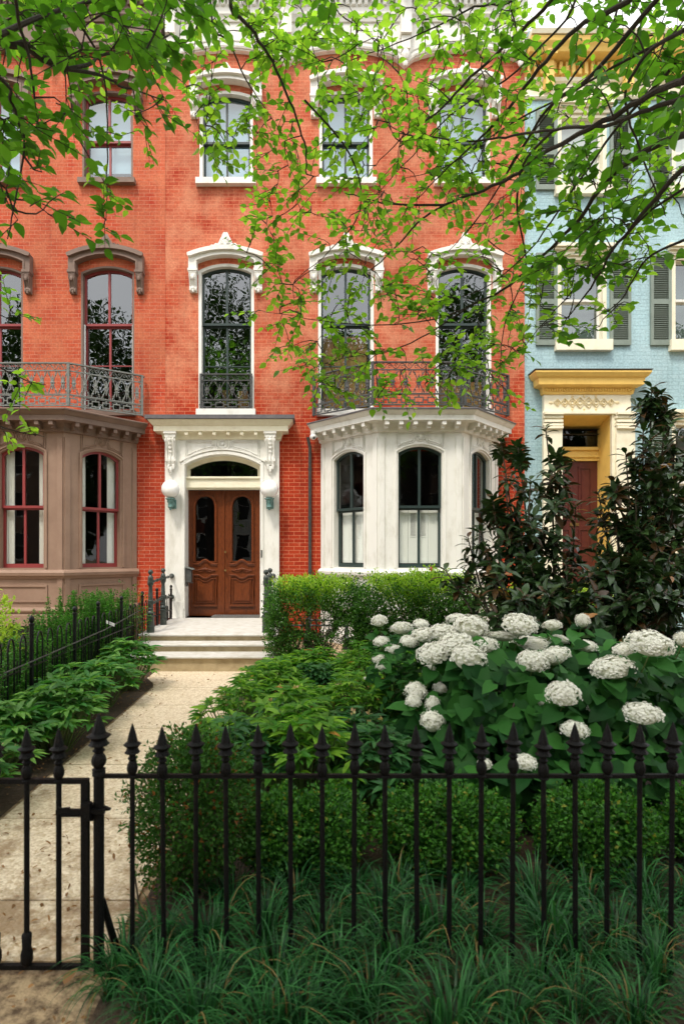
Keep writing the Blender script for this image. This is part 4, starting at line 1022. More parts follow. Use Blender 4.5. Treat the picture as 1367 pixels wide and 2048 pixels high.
# ------------------------------------------------------------------ foliage engine
def tmpl(kind):
    if kind == 'diamond':      # 2 triangles folded on the midrib
        v = [(0,0,0),(.5,.42,.06),(0,1,0)]; v = [(0,0,0),(-.5,.45,.10),(0,1,-.05),(.5,.45,.10)]; f = [(0,2,1),(0,3,2)]
    elif kind == 'oval':
        v = [(0,0,0),(-.40,.30,.08),(0,.35,0),(.40,.30,.08),(-.36,.68,.05),(0,.70,-.03),(.36,.68,.05),(0,1.0,-.12)]
        f = [(0,2,1),(0,3,2),(1,2,5),(1,5,4),(2,3,6),(2,6,5),(4,5,7),(5,6,7)]
    elif kind == 'elm':        # broad, pointed, slightly toothed
        v = [(0,0,0),(-.34,.14,.05),(-.50,.40,.09),(-.36,.72,.04),(0,1.06,-.14),(.36,.72,.04),(.50,.40,.09),(.34,.14,.05),(0,.40,0),(0,.72,-.04)]
        f = [(0,8,1),(1,8,2),(2,8,9),(2,9,3),(3,9,4),(0,7,8),(7,6,8),(6,9,8),(6,5,9),(5,4,9)]
    elif kind == 'heart':
        v = [(0,.06,0),(-.30,-.06,.05),(-.52,.22,.09),(-.38,.62,.02),(0,1.0,-.16),(.38,.62,.02),(.52,.22,.09),(.30,-.06,.05),(0,.35,0),(0,.7,-.05)]
        f = [(0,8,1),(1,8,2),(2,8,9),(2,9,3),(3,9,4),(0,7,8),(7,6,8),(6,9,8),(6,5,9),(5,4,9)]
    elif kind == 'lance':      # long arching leaflet
        v = [(0,0,0),(-.42,.25,.05),(0,.25,0),(.42,.25,.05),(-.5,.55,.03),(0,.55,-.02),(.5,.55,.03),(0,1,-.22),(-.3,.8,-.08),(.3,.8,-.08)]
        f = [(0,2,1),(0,3,2),(1,2,5),(1,5,4),(2,3,6),(2,6,5),(4,5,8),(8,5,7),(5,6,9),(5,9,7)]
    elif kind == 'blade':
        v = []; f = []; n = 6
        for i in range(n+1):
            q = i/n; w = (1-q**2.5)*.5+.02; y = q*(1-.28*q); z = .95*q-.95*q*q*1.05
            v += [(-w,y,z+.004),(w,y,z+.004)]
        for i in range(n): f += [(2*i,2*i+1,2*i+3),(2*i,2*i+3,2*i+2)]
    return np.array(v, float), np.array(f, int)
TM = {k: tmpl(k) for k in ('diamond','oval','elm','heart','lance','blade')}
def nrm(a): return a/np.maximum(np.linalg.norm(a, axis=-1, keepdims=True), 1e-9)
class Leaves:
    def __init__(s): s.p = []; s.d = []; s.n = []; s.l = []; s.w = []
    def add(s, p, d, n, l, w):
        p = np.atleast_2d(p); k = len(p)
        s.p.append(p); s.d.append(np.broadcast_to(d,(k,3))); s.n.append(np.broadcast_to(n,(k,3)))
        s.l.append(np.broadcast_to(l,(k,))); s.w.append(np.broadcast_to(w,(k,)))
    def count(s): return sum(len(x) for x in s.p)
    def build(s, name, m, parent, kind='diamond', loc=None, smooth=False):
        p = np.concatenate(s.p); d = nrm(np.concatenate(s.d)); n = np.concatenate(s.n); l = np.concatenate(s.l); w = np.concatenate(s.w)
        sd_ = nrm(np.cross(d, n)); n = np.cross(sd_, d)
        v, f = TM[kind]; k = len(v); N = len(p)
        V = p[:,None,:]+sd_[:,None,:]*(v[None,:,0,None]*w[:,None,None])+d[:,None,:]*(v[None,:,1,None]*l[:,None,None])+n[:,None,:]*(v[None,:,2,None]*l[:,None,None])
        off = wloc(parent) if parent else Vector(loc or (0,0,0))
        V = V.reshape(-1,3)-np.array(off); F = (f[None]+(np.arange(N)*k)[:,None,None]).reshape(-1)
        nf = len(F)//3
        me = bpy.data.meshes.new(name); me.vertices.add(len(V)); me.vertices.foreach_set('co', V.astype(np.float32).ravel())
        me.loops.add(len(F)); me.loops.foreach_set('vertex_index', F.astype(np.int32))
        me.polygons.add(nf); me.polygons.foreach_set('loop_start', np.arange(nf, dtype=np.int32)*3)
        try: me.polygons.foreach_set('loop_total', np.full(nf, 3, np.int32))
        except Exception: pass
        me.update(calc_edges=True); me.materials.append(m)
        if smooth: me.polygons.foreach_set('use_smooth', [True]*nf)
        o = bpy.data.objects.new(name, me); COL.objects.link(o)
        if parent: o.parent = parent
        else: o.location = off
        return o
def rdir(n): return nrm(rng.normal(size=(n,3)))
UP = np.array((0,0,1.))

# ------------------------------------------------------------------ clipped and loose shrubs
def shrub(name, cat, label, loc, rad, nleaf, llen, m, group=None, kind='diamond', twigs=40, upb=.5, lumps=7, newm=None, newfrac=.0, hollow=.62, box=False, base=.0, wd=.55, bark='bark_pale', holes=None, seed=0):
    r_ = np.random.default_rng(seed+11)
    t = empty(name, loc, label, cat, group)
    rx, ry, rz = rad
    D_ = nrm(r_.normal(size=(nleaf,3))); ctr = np.array((loc[0],loc[1],loc[2]+base+rz))
    if box:                                     # superellipsoid
        e = np.abs(D_)**(5.0); s_ = 1/np.power(e.sum(1), 1/5.0); S = D_*s_[:,None]
    else: S = D_.copy()
    lump = np.zeros(nleaf)
    L_ = nrm(r_.normal(size=(lumps,3)))
    for q in L_: lump += .14*np.exp(-((D_-q)**2).sum(1)/.10)
    lump += .05*np.sin(D_[:,0]*17+seed)*np.sin(D_[:,1]*15)*np.sin(D_[:,2]*16+1)
    rr = np.power(r_.uniform(hollow**3, 1, nleaf), 1/3.)*(.90+lump)+r_.normal(size=nleaf)*.025
    # leaf sprigs: group leaves into little tufts
    ns = max(1, nleaf//7); idx = r_.integers(0, ns, nleaf); cen = S[:ns]*rr[:ns,None]
    pos = cen[idx]*np.array((rx,ry,rz)); pos += r_.normal(size=(nleaf,3))*llen*.75
    if holes is not None:
        keep = np.ones(nleaf, bool)
        wp = pos+ctr
        for (hx,hy,hz,hr,pr) in holes: keep &= ~((((wp[:,0]-hx)**2+((wp[:,2]-hz)*1.0)**2) < hr*hr) & (r_.random(nleaf) < pr))
        pos = pos[keep]; idx = idx[keep]
    outd = nrm(cen[idx]*np.array((1,1,1)))
    dirs = nrm(outd*.6+r_.normal(size=(len(pos),3))*.6+UP*upb*.5)
    nor = nrm(UP*.8+outd*.6+r_.normal(size=(len(pos),3))*.45)
    ln = llen*r_.uniform(.65,1.25,len(pos))
    pos = pos+ctr; ok = pos[:,2] > .02+loc[2]
    if newm is not None:
        top = (S[idx,2]*1.0 > (.86 if box else .45)) & (r_.random(len(pos)) < newfrac)
        Lq = Leaves(); k = ok&top; Lq.add(pos[k], nrm(dirs[k]+UP*.6), nor[k], ln[k]*1.1, ln[k]*wd); Lq.build('new_growth', newm, t, kind)
        ok &= ~top
    Lq = Leaves(); Lq.add(pos[ok], dirs[ok], nor[ok], ln[ok], ln[ok]*wd); Lq.build('foliage', m, t, kind)
    b = MB()
    for i in range(twigs):
        q = S[r_.integers(0,nleaf)]*np.array((rx,ry,rz))*.85+ctr
        if q[2] < loc[2]+.05: q[2] = loc[2]+.1+r_.random()*rz
        s0 = (loc[0]+r_.normal()*rx*.25, loc[1]+r_.normal()*ry*.25, loc[2])
        mid = ((s0[0]*1.2+q[0]*.8)/2+r_.normal()*rx*.08, (s0[1]+q[1])/2, loc[2]+(q[2]-loc[2])*.55)
        b.tube([s0, mid, tuple(q)], [.010*max(.5,rz), .007*max(.5,rz), .002], 5)
    build(b, 'stem', M[bark], t)
    return t
# clipped box bushes behind the fence (left to right)
shrub('box_shrub', 'shrub', 'tall bushy dark green shrub with rusty tips behind the fence right of the gate post', (-.54,2.83,0), (.30,.30,.40), 15000, .024, M['leaf_yew'], lumps=12, twigs=60, seed=1, base=.02, hollow=.25, wd=.5)
bb = 'clipped box bushes in a row behind the front fence'
for i,(x,y,rx,h,lab) in enumerate([(-.12,3.05,.22,.36,'low box bush with yellowing leaves behind the fence, next to the tall rusty tipped shrub'),
    (.12,3.02,.17,.39,'narrow low box bush behind the fence, second in the row of box bushes'),
    (.70,3.05,.37,.40,'widest low box bush behind the fence, below the left edge of the white hydrangeas'),
    (1.46,3.05,.34,.40,'rounded low box bush behind the fence at the right, under the hydrangea leaves'),
    (2.10,3.05,.28,.40,'low box bush cut off by the right edge of the photo')]):
    shrub('box_bush', 'bush', lab, (x,y,0), (rx*.93,.27,h/2*1.06), int(15000*rx/.3), .024, M['leaf_box'], bb, lumps=22, twigs=25, seed=20+i, hollow=.5, base=.0, wd=.62)
# privet hedge between the steps and the bay, in two blocks, with gaps low down
def G3(px,py,d): p = P(px,py,d); return p
gaps = []
for (px,py,r_h,pr) in [(600,1240,.16,.8),(640,1245,.17,.9),(690,1262,.13,.85),(612,1290,.13,.85),(660,1290,.14,.85),(575,1215,.08,.6),(630,1215,.08,.5),(690,1215,.08,.6),(560,1255,.10,.5),(680,1300,.12,.9)]:
    p = P(px,py,8.2); gaps.append((p.x,p.y,p.z,r_h,pr))
shrub('privet_hedge', 'hedge', 'loose leggy privet hedge beside the steps with red brick showing through its gaps', (.10,8.15,0), (.68,.36,.66), 40000, .036, M['leaf_hedge'], None, newm=M['leaf_hedge_new'], newfrac=.75, box=True, hollow=.25, lumps=10, twigs=110, seed=40, holes=gaps, base=.02)
shrub('privet_hedge', 'hedge', 'dense dark privet hedge with bright new tips in front of the cream bay window', (1.42,7.9,0), (.80,.42,.68), 48000, .036, M['leaf_hedge'], None, newm=M['leaf_hedge_new'], newfrac=.75, box=True, hollow=.3, lumps=12, twigs=50, seed=41, base=.02)
shrub('privet_hedge', 'hedge', 'bright green hedge seen behind the magnolias below the blue house door', (3.45,8.6,0), (1.35,.42,.60), 17000, .036, M['leaf_hedge'], None, newm=M['leaf_hedge_new'], newfrac=.8, box=True, hollow=.5, lumps=10, twigs=40, seed=42)
# upright sprays on the hedge top
def upright(name, cat, label, pts, h, m, ll, n, group=None, sp=.10, seed=0, lean=.08):
    r_ = np.random.default_rng(seed+5); x0 = sum(p[0] for p in pts)/len(pts); y0 = sum(p[1] for p in pts)/len(pts)
    t = empty(name, (x0,y0,pts[0][2]), label, cat, group); Lq = Leaves(); b = MB()
    for (x,y,z) in pts:
        for k in range(n):
            hh = h*r_.uniform(.5,1.05); a = np.array((x+r_.normal()*sp, y+r_.normal()*sp, z)); e = a+np.array((r_.normal()*lean, r_.normal()*lean, hh))
            b.tube([tuple(a), tuple((a+e)/2+r_.normal(size=3)*.01), tuple(e)], [.006,.004,.0015], 4)
            ms = int(hh/ll*9); tt_ = np.linspace(.12,1,ms)[:,None]; P_ = a+(e-a)*tt_
            an = np.arange(ms)*2.4; dd = np.stack([np.cos(an),np.sin(an),np.full(ms,.45)],1)
            Lq.add(P_+r_.normal(size=(ms,3))*.008, dd, nrm(UP+dd*-.6+r_.normal(size=(ms,3))*.2), ll*r_.uniform(.7,1.2,ms)*(1.05-.4*tt_[:,0]), ll*.62)
    Lq.build('foliage', m, t, 'diamond'); build(b, 'stem', M['stem_green'], t); return t
eg = 'upright green shrubs behind the arched iron fence'
for i,(x,y,h,lab) in enumerate([(-2.75,4.6,.72,'upright green shrub behind the hoop topped fence, nearest the left photo edge'),
    (-2.80,5.6,.80,'upright green shrub behind the hoop topped fence, second from the left edge'),
    (-2.82,6.6,.92,'upright green shrub behind the hoop topped fence, below the brown bay corner'),
    (-2.85,7.6,1.12,'tall upright green shrub behind the hoop topped fence, before the brown bay side window'),
    (-2.85,8.6,1.05,'upright green shrub behind the hoop topped fence, nearest the brick wall')]):
    upright('spindle_shrub', 'shrub', lab, [(x+dx,y+dy,0) for dx in (-.22,.0,.16) for dy in (-.38,-.13,.13,.38)], h, M['leaf_euo'], .042, 12, eg, seed=60+i)
upright('spindle_shrub', 'shrub', 'dark upright green shrub rising between the fence posts at the far left', [(-2.95+dx,3.9+dy,0) for dx in (-.2,.05,.2) for dy in (-.3,0,.3)], .60, M['leaf_euo'], .03, 7, eg, seed=77)
p = P(18,1225,6.0)
shrub('lime_shrub', 'shrub', 'bright lime green leafy shrub at the left edge in front of the brown bay', (p.x-.12,6.0,0), (.22,.2,.60), 900, .055, M['leaf_lime'], kind='oval', seed=80, hollow=.4, lumps=5)
p = P(262,1172,8.3)
shrub('rose_bush', 'bush', 'thin stemmed rose bush with small leaves and a yellow bloom, by the brown bay corner', (p.x-.12,8.5,0), (.40,.25,.63), 1500, .032, M['leaf_hedge'], kind='oval', seed=81, hollow=.2, lumps=9, twigs=26)

# ------------------------------------------------------------------ leafy perennials
def perennial(name, label, cat, group, loc, rad, h, nst, leaflets, ll, m, seed=0, wdt=.28, buds=0):
    r_ = np.random.default_rng(seed+900); t = empty(name, loc, label, cat, group); Lq = Leaves(); b = MB(); Bq = Leaves()
    for s_ in range(nst):
        a = r_.uniform(0,2*math.pi); rr = rad*math.sqrt(r_.random()); hh = h*(1-.45*(rr/rad)**2)*r_.uniform(.75,1.08)
        q = np.array((loc[0]+math.cos(a)*rr, loc[1]+math.sin(a)*rr, loc[2]+hh)); s0 = np.array((loc[0]+math.cos(a)*rr*.35, loc[1]+math.sin(a)*rr*.35, loc[2]))
        b.tube([tuple(s0), tuple((s0+q)/2+np.array((0,0,hh*.12))), tuple(q)], [.005,.004,.0025], 4)
        od = np.array((math.cos(a),math.sin(a),.15))*(rr/rad+.2); base = r_.uniform(0,6.28)
        for k in range(leaflets):
            an = base+k*2*math.pi/leaflets*(.8); dd = np.array((math.cos(an),math.sin(an),r_.uniform(.0,.45)))*.8+od*.5
            L = ll*r_.uniform(.7,1.15)*(1-.25*abs(k-leaflets/2)/leaflets)
            Lq.add(q[None], dd, UP+r_.normal(size=3)*.25, L, L*wdt*1.0)
        if buds and s_ % buds == 0: Bq.add(np.repeat((q+np.array((0,0,.03)))[None],5,0)+r_.normal(size=(5,3))*.006, rdir(5)+UP*.6, rdir(5), .028, .022)
    Lq.build('foliage', m, t, 'lance', smooth=True); build(b, 'stem', M['stem_green'], t)
    if buds and Bq.count(): Bq.build('blossom', M['bud'], t, 'oval')
    return t
hg = 'hellebore clumps along the left edge of the path'
hl = [(-2.12,3.75,.46,.32,'hellebore clump with pale buds, nearest behind the garden gate',5),
      (-2.32,4.5,.48,.34,'hellebore clump with broad dark leaves left of the path, second from the gate',9),
      (-2.05,4.9,.50,.36,'hellebore clump with leaves leaning over the left path edge, third from the gate',0),
      (-2.22,5.6,.52,.38,'hellebore clump halfway along the left edge of the path',0),
      (-2.15,6.3,.48,.34,'hellebore clump left of the path, next to last before the steps',12),
      (-2.10,7.15,.56,.32,'tallest hellebore clump with drooping palmate leaves beside the bottom step',0),
      (-2.28,5.05,.40,.28,'small hellebore clump under the arched iron fence',0)]
for i,(x,y,h,r_,lab,bd) in enumerate(hl): perennial('hellebore', lab, 'plant', hg, (x,y,0), r_, h, 60, 8, .165, M['leaf_hel'], seed=i, buds=bd)
pg = 'peony clumps filling the bed right of the path'
k = 0
spots = []
for y in (3.6,4.15,4.75,5.4,6.1,6.9):
    x = -.52+(.0 if int(y*10)%2 else .12)
    lim = {3.6:.8,4.15:.75,4.75:.75,5.4:1.0,6.1:1.2,6.9:1.35}[y]
    if y >= 6.1: x += .22
    while x < lim: spots.append((x,y)); x += .43
ords = ['front','second','third','fourth','fifth','farthest']
cl = ['beside the path','second from the path','third from the path','fourth from the path','fifth from the path','sixth from the path']
rows = {}
for (x,y) in spots:
    rows.setdefault(y, []).append(x)
for ri,y in enumerate(sorted(rows)):
    for ci,x in enumerate(rows[y]):
        xx, yy = x+rng.uniform(-.05,.05), y+rng.uniform(-.1,.1)
        perennial('peony', 'leafy green peony clump in the %s row of the right bed, %s' % (ords[ri], cl[ci]), 'plant', pg, (xx,yy,0), .31, (.56 if y < 5.0 else .56)*rng.uniform(.72,1.2), 70, 7, .135*rng.uniform(.8,1.15), M['leaf_deep'] if (x > .2 and y < 4.6) or (k*7+ri*3)%5 < 1 else M['leaf_peo'], seed=100+k, wdt=.27, buds=(6 if ri in (1,2) and ci in (0,1,2) else 0)); k += 1

# ------------------------------------------------------------------ white hydrangea
HY = empty('hydrangea', (1.7,4.1,0), 'large hydrangea bush covered with domed white flower heads behind the fence', 'bush')
heads = [(758,1243,17,12,5.0),(803,1258,24,13,4.9),(841,1249,17,9,5.1),(910,1238,20,10,5.0),(762,1284,17,10,4.8),(787,1300,17,10,4.7),(757,1318,14,9,4.7),(765,1334,15,9,4.6),(735,1357,9,5,4.9),
 (818,1284,20,11,4.6),(848,1272,26,15,4.6),(886,1267,30,18,4.5),(941,1257,36,24,4.4),(866,1310,34,22,4.2),(910,1292,38,24,4.2),(936,1319,37,26,4.0),(968,1293,28,16,4.2),(858,1342,16,11,4.4),
 (1038,1252,37,22,4.3),(1004,1274,34,10,4.4),(1104,1252,20,11,4.4),(1064,1288,40,12,4.5),(1070,1298,20,10,4.4),(1118,1280,18,9,4.5),(1172,1294,22,12,4.2),(1064,1325,32,21,3.9),(1108,1314,32,18,4.0),
 (1224,1338,42,22,3.7),(1298,1290,44,25,3.6),(1248,1300,24,12,3.8),(1363,1280,16,14,3.8),(1164,1243,15,14,4.6),(831,1384,23,17,4.1),(826,1405,17,14,4.0),(864,1414,16,20,4.0),(865,1446,25,21,3.8),(878,1378,14,12,4.2),
 (1125,1390,34,24,3.5),(1284,1430,38,21,3.4),(1148,1462,29,17,3.4),(1190,1418,20,12,3.7),(974,1452,14,11,3.8),(1050,1527,22,16,3.3),(968,1530,16,12,3.4),(1074,1402,18,6,3.9)]
def flower_head(seed):
    r_ = np.random.default_rng(seed); Lq = Leaves(); n = 520
    D_ = nrm(r_.normal(size=(n,3))); D_[:,2] = np.where(D_[:,2] < -.30, -D_[:,2], D_[:,2]); D_ = nrm(D_)
    pos = D_*np.array((1,1,.98))*(1+r_.normal(size=(n,1))*.06)*(1+.09*np.sin(D_[:,:1]*6+seed*2)*np.sin(D_[:,1:2]*5+seed))
    for k in range(4):
        a = nrm(np.cross(D_, rdir(n) if k == 0 else np.tile(UP,(n,1))+.01)) if k == 0 else a_
        if k == 0: a_ = a; b_ = np.cross(D_, a_); ph = r_.uniform(0,1.5,n)[:,None]
        dd = a_*np.cos(ph+k*math.pi/2)+b_*np.sin(ph+k*math.pi/2)+D_*.25
        Lq.add(pos, dd, D_+r_.normal(size=(n,3))*.35, .115, .125)
    return Lq
protos = []
for i,(px,py,rx,ry,d) in enumerate(heads):
    p = P(px,py,d); sx = rx/FPX*d*.93; sz = ry/FPX*d*1.05
    if i < 8:
        o = flower_head(i+3).build('flower_head', M['petal'], HY, 'diamond', loc=(0,0,0))
        # geometry was written around the bush origin: move it to unit space
        me = o.data; co = np.empty(len(me.vertices)*3, np.float32); me.vertices.foreach_get('co', co); co = co.reshape(-1,3)+np.array(HY.location, np.float32); me.vertices.foreach_set('co', co.ravel()); me.update()
        b = MB(); b.ball((0,0,-.02), .80, 16); c = build(b, 'flower_core', M['petal_core'], None, smooth=True); c.parent = o
        protos.append(o)
    else: o = copy_tree(protos[i % 8], HY)
    o.location = p-HY.location; o.scale = (sx, sx*.95, sz); o.rotation_euler = (rng.uniform(-.25,.25), rng.uniform(-.25,.25), rng.uniform(0,6.3))
Lq = Leaves(); b = MB(); r_ = np.random.default_rng(5)
tips = [(P(px,py+ry*.7,d)) for (px,py,rx,ry,d) in heads]
for p in tips:
    s0 = Vector((p.x*.75+.4+r_.normal()*.1, p.y+.25, 0)); m_ = s0.lerp(p,.6)+Vector((0,.05,.1))
    b.tube([s0,m_,p], [.007,.005,.004], 5)
    for q in (.96,.86,.74,.62):
        c = np.array(s0.lerp(m_,q/.6) if q < .6 else m_.lerp(p,(q-.6)/.4)); an = r_.uniform(0,6.28)
        for s2 in (0,math.pi):
            dd = np.array((math.cos(an+s2), math.sin(an+s2)-.35, -.25+r_.normal()*.2)); L = r_.uniform(.11,.18)*(1 if p.y < 4.6 else .6)
            Lq.add(c[None]+dd*.04, dd, UP*.9+np.array((0,-.7,0))+r_.normal(size=3)*.3, L, L*.72)
n = 1500
xs2 = r_.uniform(.68,2.7,n); ys2 = r_.uniform(3.35,4.7,n); top = 1.02-.10*(4.7-ys2)+.05*np.sin(xs2*7)
edge = np.clip((xs2-.62)/.55,0,1); front = np.clip((ys2-3.2)/.5,.55,1)
zz = r_.uniform(.22,1,n)*top*np.sqrt(edge)*front
dd = np.stack([r_.normal(size=n)*.7-.2, -np.abs(r_.normal(size=n))*.8-.1, r_.normal(size=n)*.3-.35],1); L = r_.uniform(.10,.19,n)
Lq.add(np.stack([xs2,ys2,zz],1), dd, np.tile(UP*.9+np.array((0,-.8,0)),(n,1))+r_.normal(size=(n,3))*.35, L, L*.74)
n = 420
xs2 = r_.uniform(.52,1.1,n); ys2 = r_.uniform(4.3,5.2,n); zz = r_.uniform(.25,.92,n); L = r_.uniform(.06,.11,n)
Lq.add(np.stack([xs2,ys2,zz],1), r_.normal(size=(n,3))*np.array((1,1,.4))+np.array((-.2,-.3,0)), np.tile(UP,(n,1))+r_.normal(size=(n,3))*.3, L, L*.6)
Lq.build('foliage', M['leaf_hyd'], HY, 'heart', smooth=True)
build(b, 'stem', M['stem_green'], HY, smooth=True)

# ------------------------------------------------------------------ magnolias
def magnolia(label, base, stems, seed, ll=.145, dens=1.05):
    r_ = np.random.default_rng(seed); t = empty('magnolia', base, label, 'tree', 'dark leaved magnolias behind the hydrangea'); Lq = Leaves(); Lo = Leaves(); b = MB()
    for (tx,ty,tz,br) in stems:
        s0 = np.array((base[0]+(tx-base[0])*.25, base[1]+(ty-base[1])*.2, base[2])); e = np.array((tx,ty,tz))
        ctl = (s0+e)/2+np.array((r_.normal()*.06, r_.normal()*.06, 0)); n = 12
        P_ = [(1-q)**2*s0+2*q*(1-q)*ctl+q*q*e for q in np.linspace(0,1,n)]
        b.tube([tuple(q) for q in P_], list(np.linspace(.020,.006,n)), 6)
        tipsl = [(e, np.array((0,0,1.)))]
        for k in range(int(br*.72)):
            q = r_.uniform(.18,.97); c = (1-q)**2*s0+2*q*(1-q)*ctl+q*q*e; an = r_.uniform(0,6.28); L = r_.uniform(.10,.42)*(1.15-q*.6)
            dd = np.array((math.cos(an),math.sin(an),r_.uniform(.5,1.3))); dd = dd/np.linalg.norm(dd); tp = c+dd*L
            b.tube([tuple(c), tuple(c+dd*L*.5+np.array((0,0,-.01))), tuple(tp)], [.007,.005,.003], 5); tipsl.append((tp, dd))
            if r_.random() < .6: tipsl.append((c+dd*L*.5, dd))
        for (tp,dd) in tipsl:
            m_ = int(r_.integers(8,13)*dens); base_a = r_.uniform(0,6.28)
            a1 = np.cross(dd, (.3,.9,.1)); a1 /= np.linalg.norm(a1); a2 = np.cross(dd, a1)
            for j in range(m_):
                an = base_a+j*2.4; up = .75-j*.12+r_.normal()*.12
                d3 = a1*math.cos(an)+a2*math.sin(an)+dd*up; L = ll*r_.uniform(.7,1.15)
                (Lo if r_.random() < .012 else Lq).add((tp-dd*.012*j)[None], d3, dd*.8+UP*.5+r_.normal(size=3)*.15, L, L*.38)
    Lq.build('foliage', M['leaf_mag'], t, 'lance', smooth=True)
    if Lo.count(): Lo.build('faded_leaf', M['leaf_mag_bright'], t, 'lance')
    build(b, 'trunk', M['bark_pale'], t, smooth=True); return t
def S(px,py,d,br): p = P(px,py,d); return (p.x,p.y,p.z,br)
magnolia('multi stemmed dark magnolia between the cream bay and the yellow trimmed door', (2.45,6.2,0),
  [S(1090,855,6.4,16),S(1035,895,6.3,22),S(1010,940,6.1,22),S(985,1000,6.0,22),S(960,1060,5.9,22),S(1000,880,6.5,12),S(1120,905,6.2,14),S(1060,960,5.9,20),S(935,1075,6.1,16),S(1110,1010,6.0,20),S(1150,1010,6.3,14),S(1040,1060,5.8,22)], 3)
magnolia('tallest dark leaved magnolia at the right edge, before the blue house shutters', (3.35,5.9,0),
  [S(1302,775,6.0,26),S(1330,810,5.9,24),S(1285,860,5.8,24),S(1355,860,6.1,22),S(1250,905,5.8,22),S(1320,930,5.6,26),S(1225,960,5.8,16),S(1270,1000,5.6,24),S(1350,980,5.6,24),S(1390,900,5.9,18),S(1310,1060,5.4,24),S(1230,1040,5.7,16),S(1380,1060,5.6,20),S(1195,985,5.9,8)], 4)
magnolia('low dark magnolia growth with fresh brown tips above the hydrangea heads', (2.55,5.3,0),
  [S(890,1140,5.6,16),S(930,1165,5.5,18),S(990,1150,5.4,22),S(1060,1130,5.4,22),S(1130,1120,5.4,24),S(1200,1125,5.3,22),S(1270,1120,5.2,24),S(1340,1110,5.2,24),S(1100,1190,5.0,20),S(1180,1190,5.0,20),S(1260,1190,4.9,20),S(1030,1200,5.1,18),S(1340,1190,4.9,20),S(960,1195,5.3,14)], 5)

# ------------------------------------------------------------------ lilyturf clumps in front of and behind the fence
def lily_proto(seed, nb=125):
    r_ = np.random.default_rng(seed); t = empty('lilyturf', (0,0,0), 'x', 'plant'); Lq = Leaves()
    an = r_.uniform(0,6.28,nb); el = r_.uniform(.15,1.15,nb); L = r_.uniform(.20,.44,nb)
    dd = np.stack([np.cos(an)*np.cos(el),np.sin(an)*np.cos(el),np.sin(el)*.8],1)
    n_ = np.tile(UP,(nb,1))-dd*.0
    Lq.add(np.stack([np.cos(an)*.06*r_.random(nb)**.5*2,np.sin(an)*.07*r_.random(nb),np.zeros(nb)+.005],1), dd, n_, L, .0080*r_.uniform(.7,1.2,nb))
    Lq.build('foliage', M['leaf_lir'], t, 'blade', smooth=True); return t
lp = [lily_proto(i) for i in range(5)]
lg = 'lilyturf clumps along the foot of the front fence'
lrow = [[(x,2.02+.04*math.sin(x*9)) for x in (-.52,-.34,-.16,.02,.24,.46,.68,.90,1.12,1.34)],[(x,2.22+.03*math.sin(x*7)) for x in (-.68,-.52,-.32,-.12,.12,.36,.60,.84,1.08,1.32)],[(x,2.45+.04*math.sin(x*5)) for x in (-.62,-.40,-.17,.06,.29,.52,.75,.98,1.21,1.45)],[(x,2.72) for x in (-.30,-.04,.22,.48,.74,1.0,1.26,1.52,1.75)]]
rown = ['nearest the camera','just in front of the fence','just behind the fence','behind the fence against the box bushes']
k = 0
ordn = ['first','second','third','fourth','fifth','sixth','seventh','eighth','ninth','tenth']
for ri,row in enumerate(lrow):
    for ci,(x,y) in enumerate(row):
        lab = 'grassy dark green lilyturf clump %s, %s from left' % (rown[ri], ordn[ci])
        loc = (x+rng.uniform(-.04,.04), y+rng.uniform(-.03,.03), 0); sc = rng.uniform(.68,.95)*(1.0 if ri < 2 else 1.1 if ri == 2 else 1.0)
        if k < 5: o = lp[k]; o.location = loc; o['label'] = lab; o.rotation_euler = (0,0,rng.uniform(0,6)); o.scale = (sc,)*3
        else: o = copy_tree(lp[k%5], None, loc, rng.uniform(0,6), sc, lab)
        o['group'] = lg; k += 1
# leaf litter
r_ = np.random.default_rng(8); Lq = Leaves(); n = 5200
x = r_.uniform(-2.6,2.4,n); y = r_.uniform(1.7,8,n); m_ = (x < -1.74)|(x > -.86)|((y < 2.5)&(r_.random(n) < .9))|((y < 3.6)&(r_.random(n) < .40))|(r_.random(n) < .08); x = x[m_]; y = y[m_]
d3 = rdir(len(x))*np.array((1,1,.25)); Lq.add(np.stack([x,y,np.full(len(x),.02)],1), d3, UP+r_.normal(size=(len(x),3))*.35, r_.uniform(.012,.05,len(x)), r_.uniform(.008,.02,len(x)))
o = Lq.build('leaf_litter', M['dead'], None, 'oval'); tag(o, 'brown leaf litter and debris scattered over soil and path', 'litter', kind='stuff')
for (px,py,L,lab) in ((133,1972,.055,'orange brown fallen leaf lying on the soil below the gate'),(250,1868,.04,'orange fallen leaf at the foot of the gate post')):
    g = G(px,py); Lq = Leaves(); Lq.add(np.array([[g.x,g.y-.02,.02]]), np.array((.35,1,.35)), np.array((-.2,-.3,1)), L*1.3, L*.8); o = Lq.build('fallen_leaf', M['dead'], None, 'elm', loc=(g.x,g.y,0)); tag(o, lab, 'leaf', 'fallen leaves')
p = P(862,1150,7.9)
t = empty('garden_stake', (p.x,7.9,0), 'thin black garden stake with a red tip behind the hedge', 'stake')
b = MB(); b.tube([(p.x,7.9,0),(p.x,7.9,p.z+.05)], .012, 6); build(b, 'rod', M['iron'], t)
b = MB(); b.lathe([(.014,0),(.02,.02),(.016,.05),(.004,.06)], (p.x,7.9,p.z+.05), 8); build(b, 'tip', mat('red_tip',(.5,.03,.03),.4), t, smooth=True)
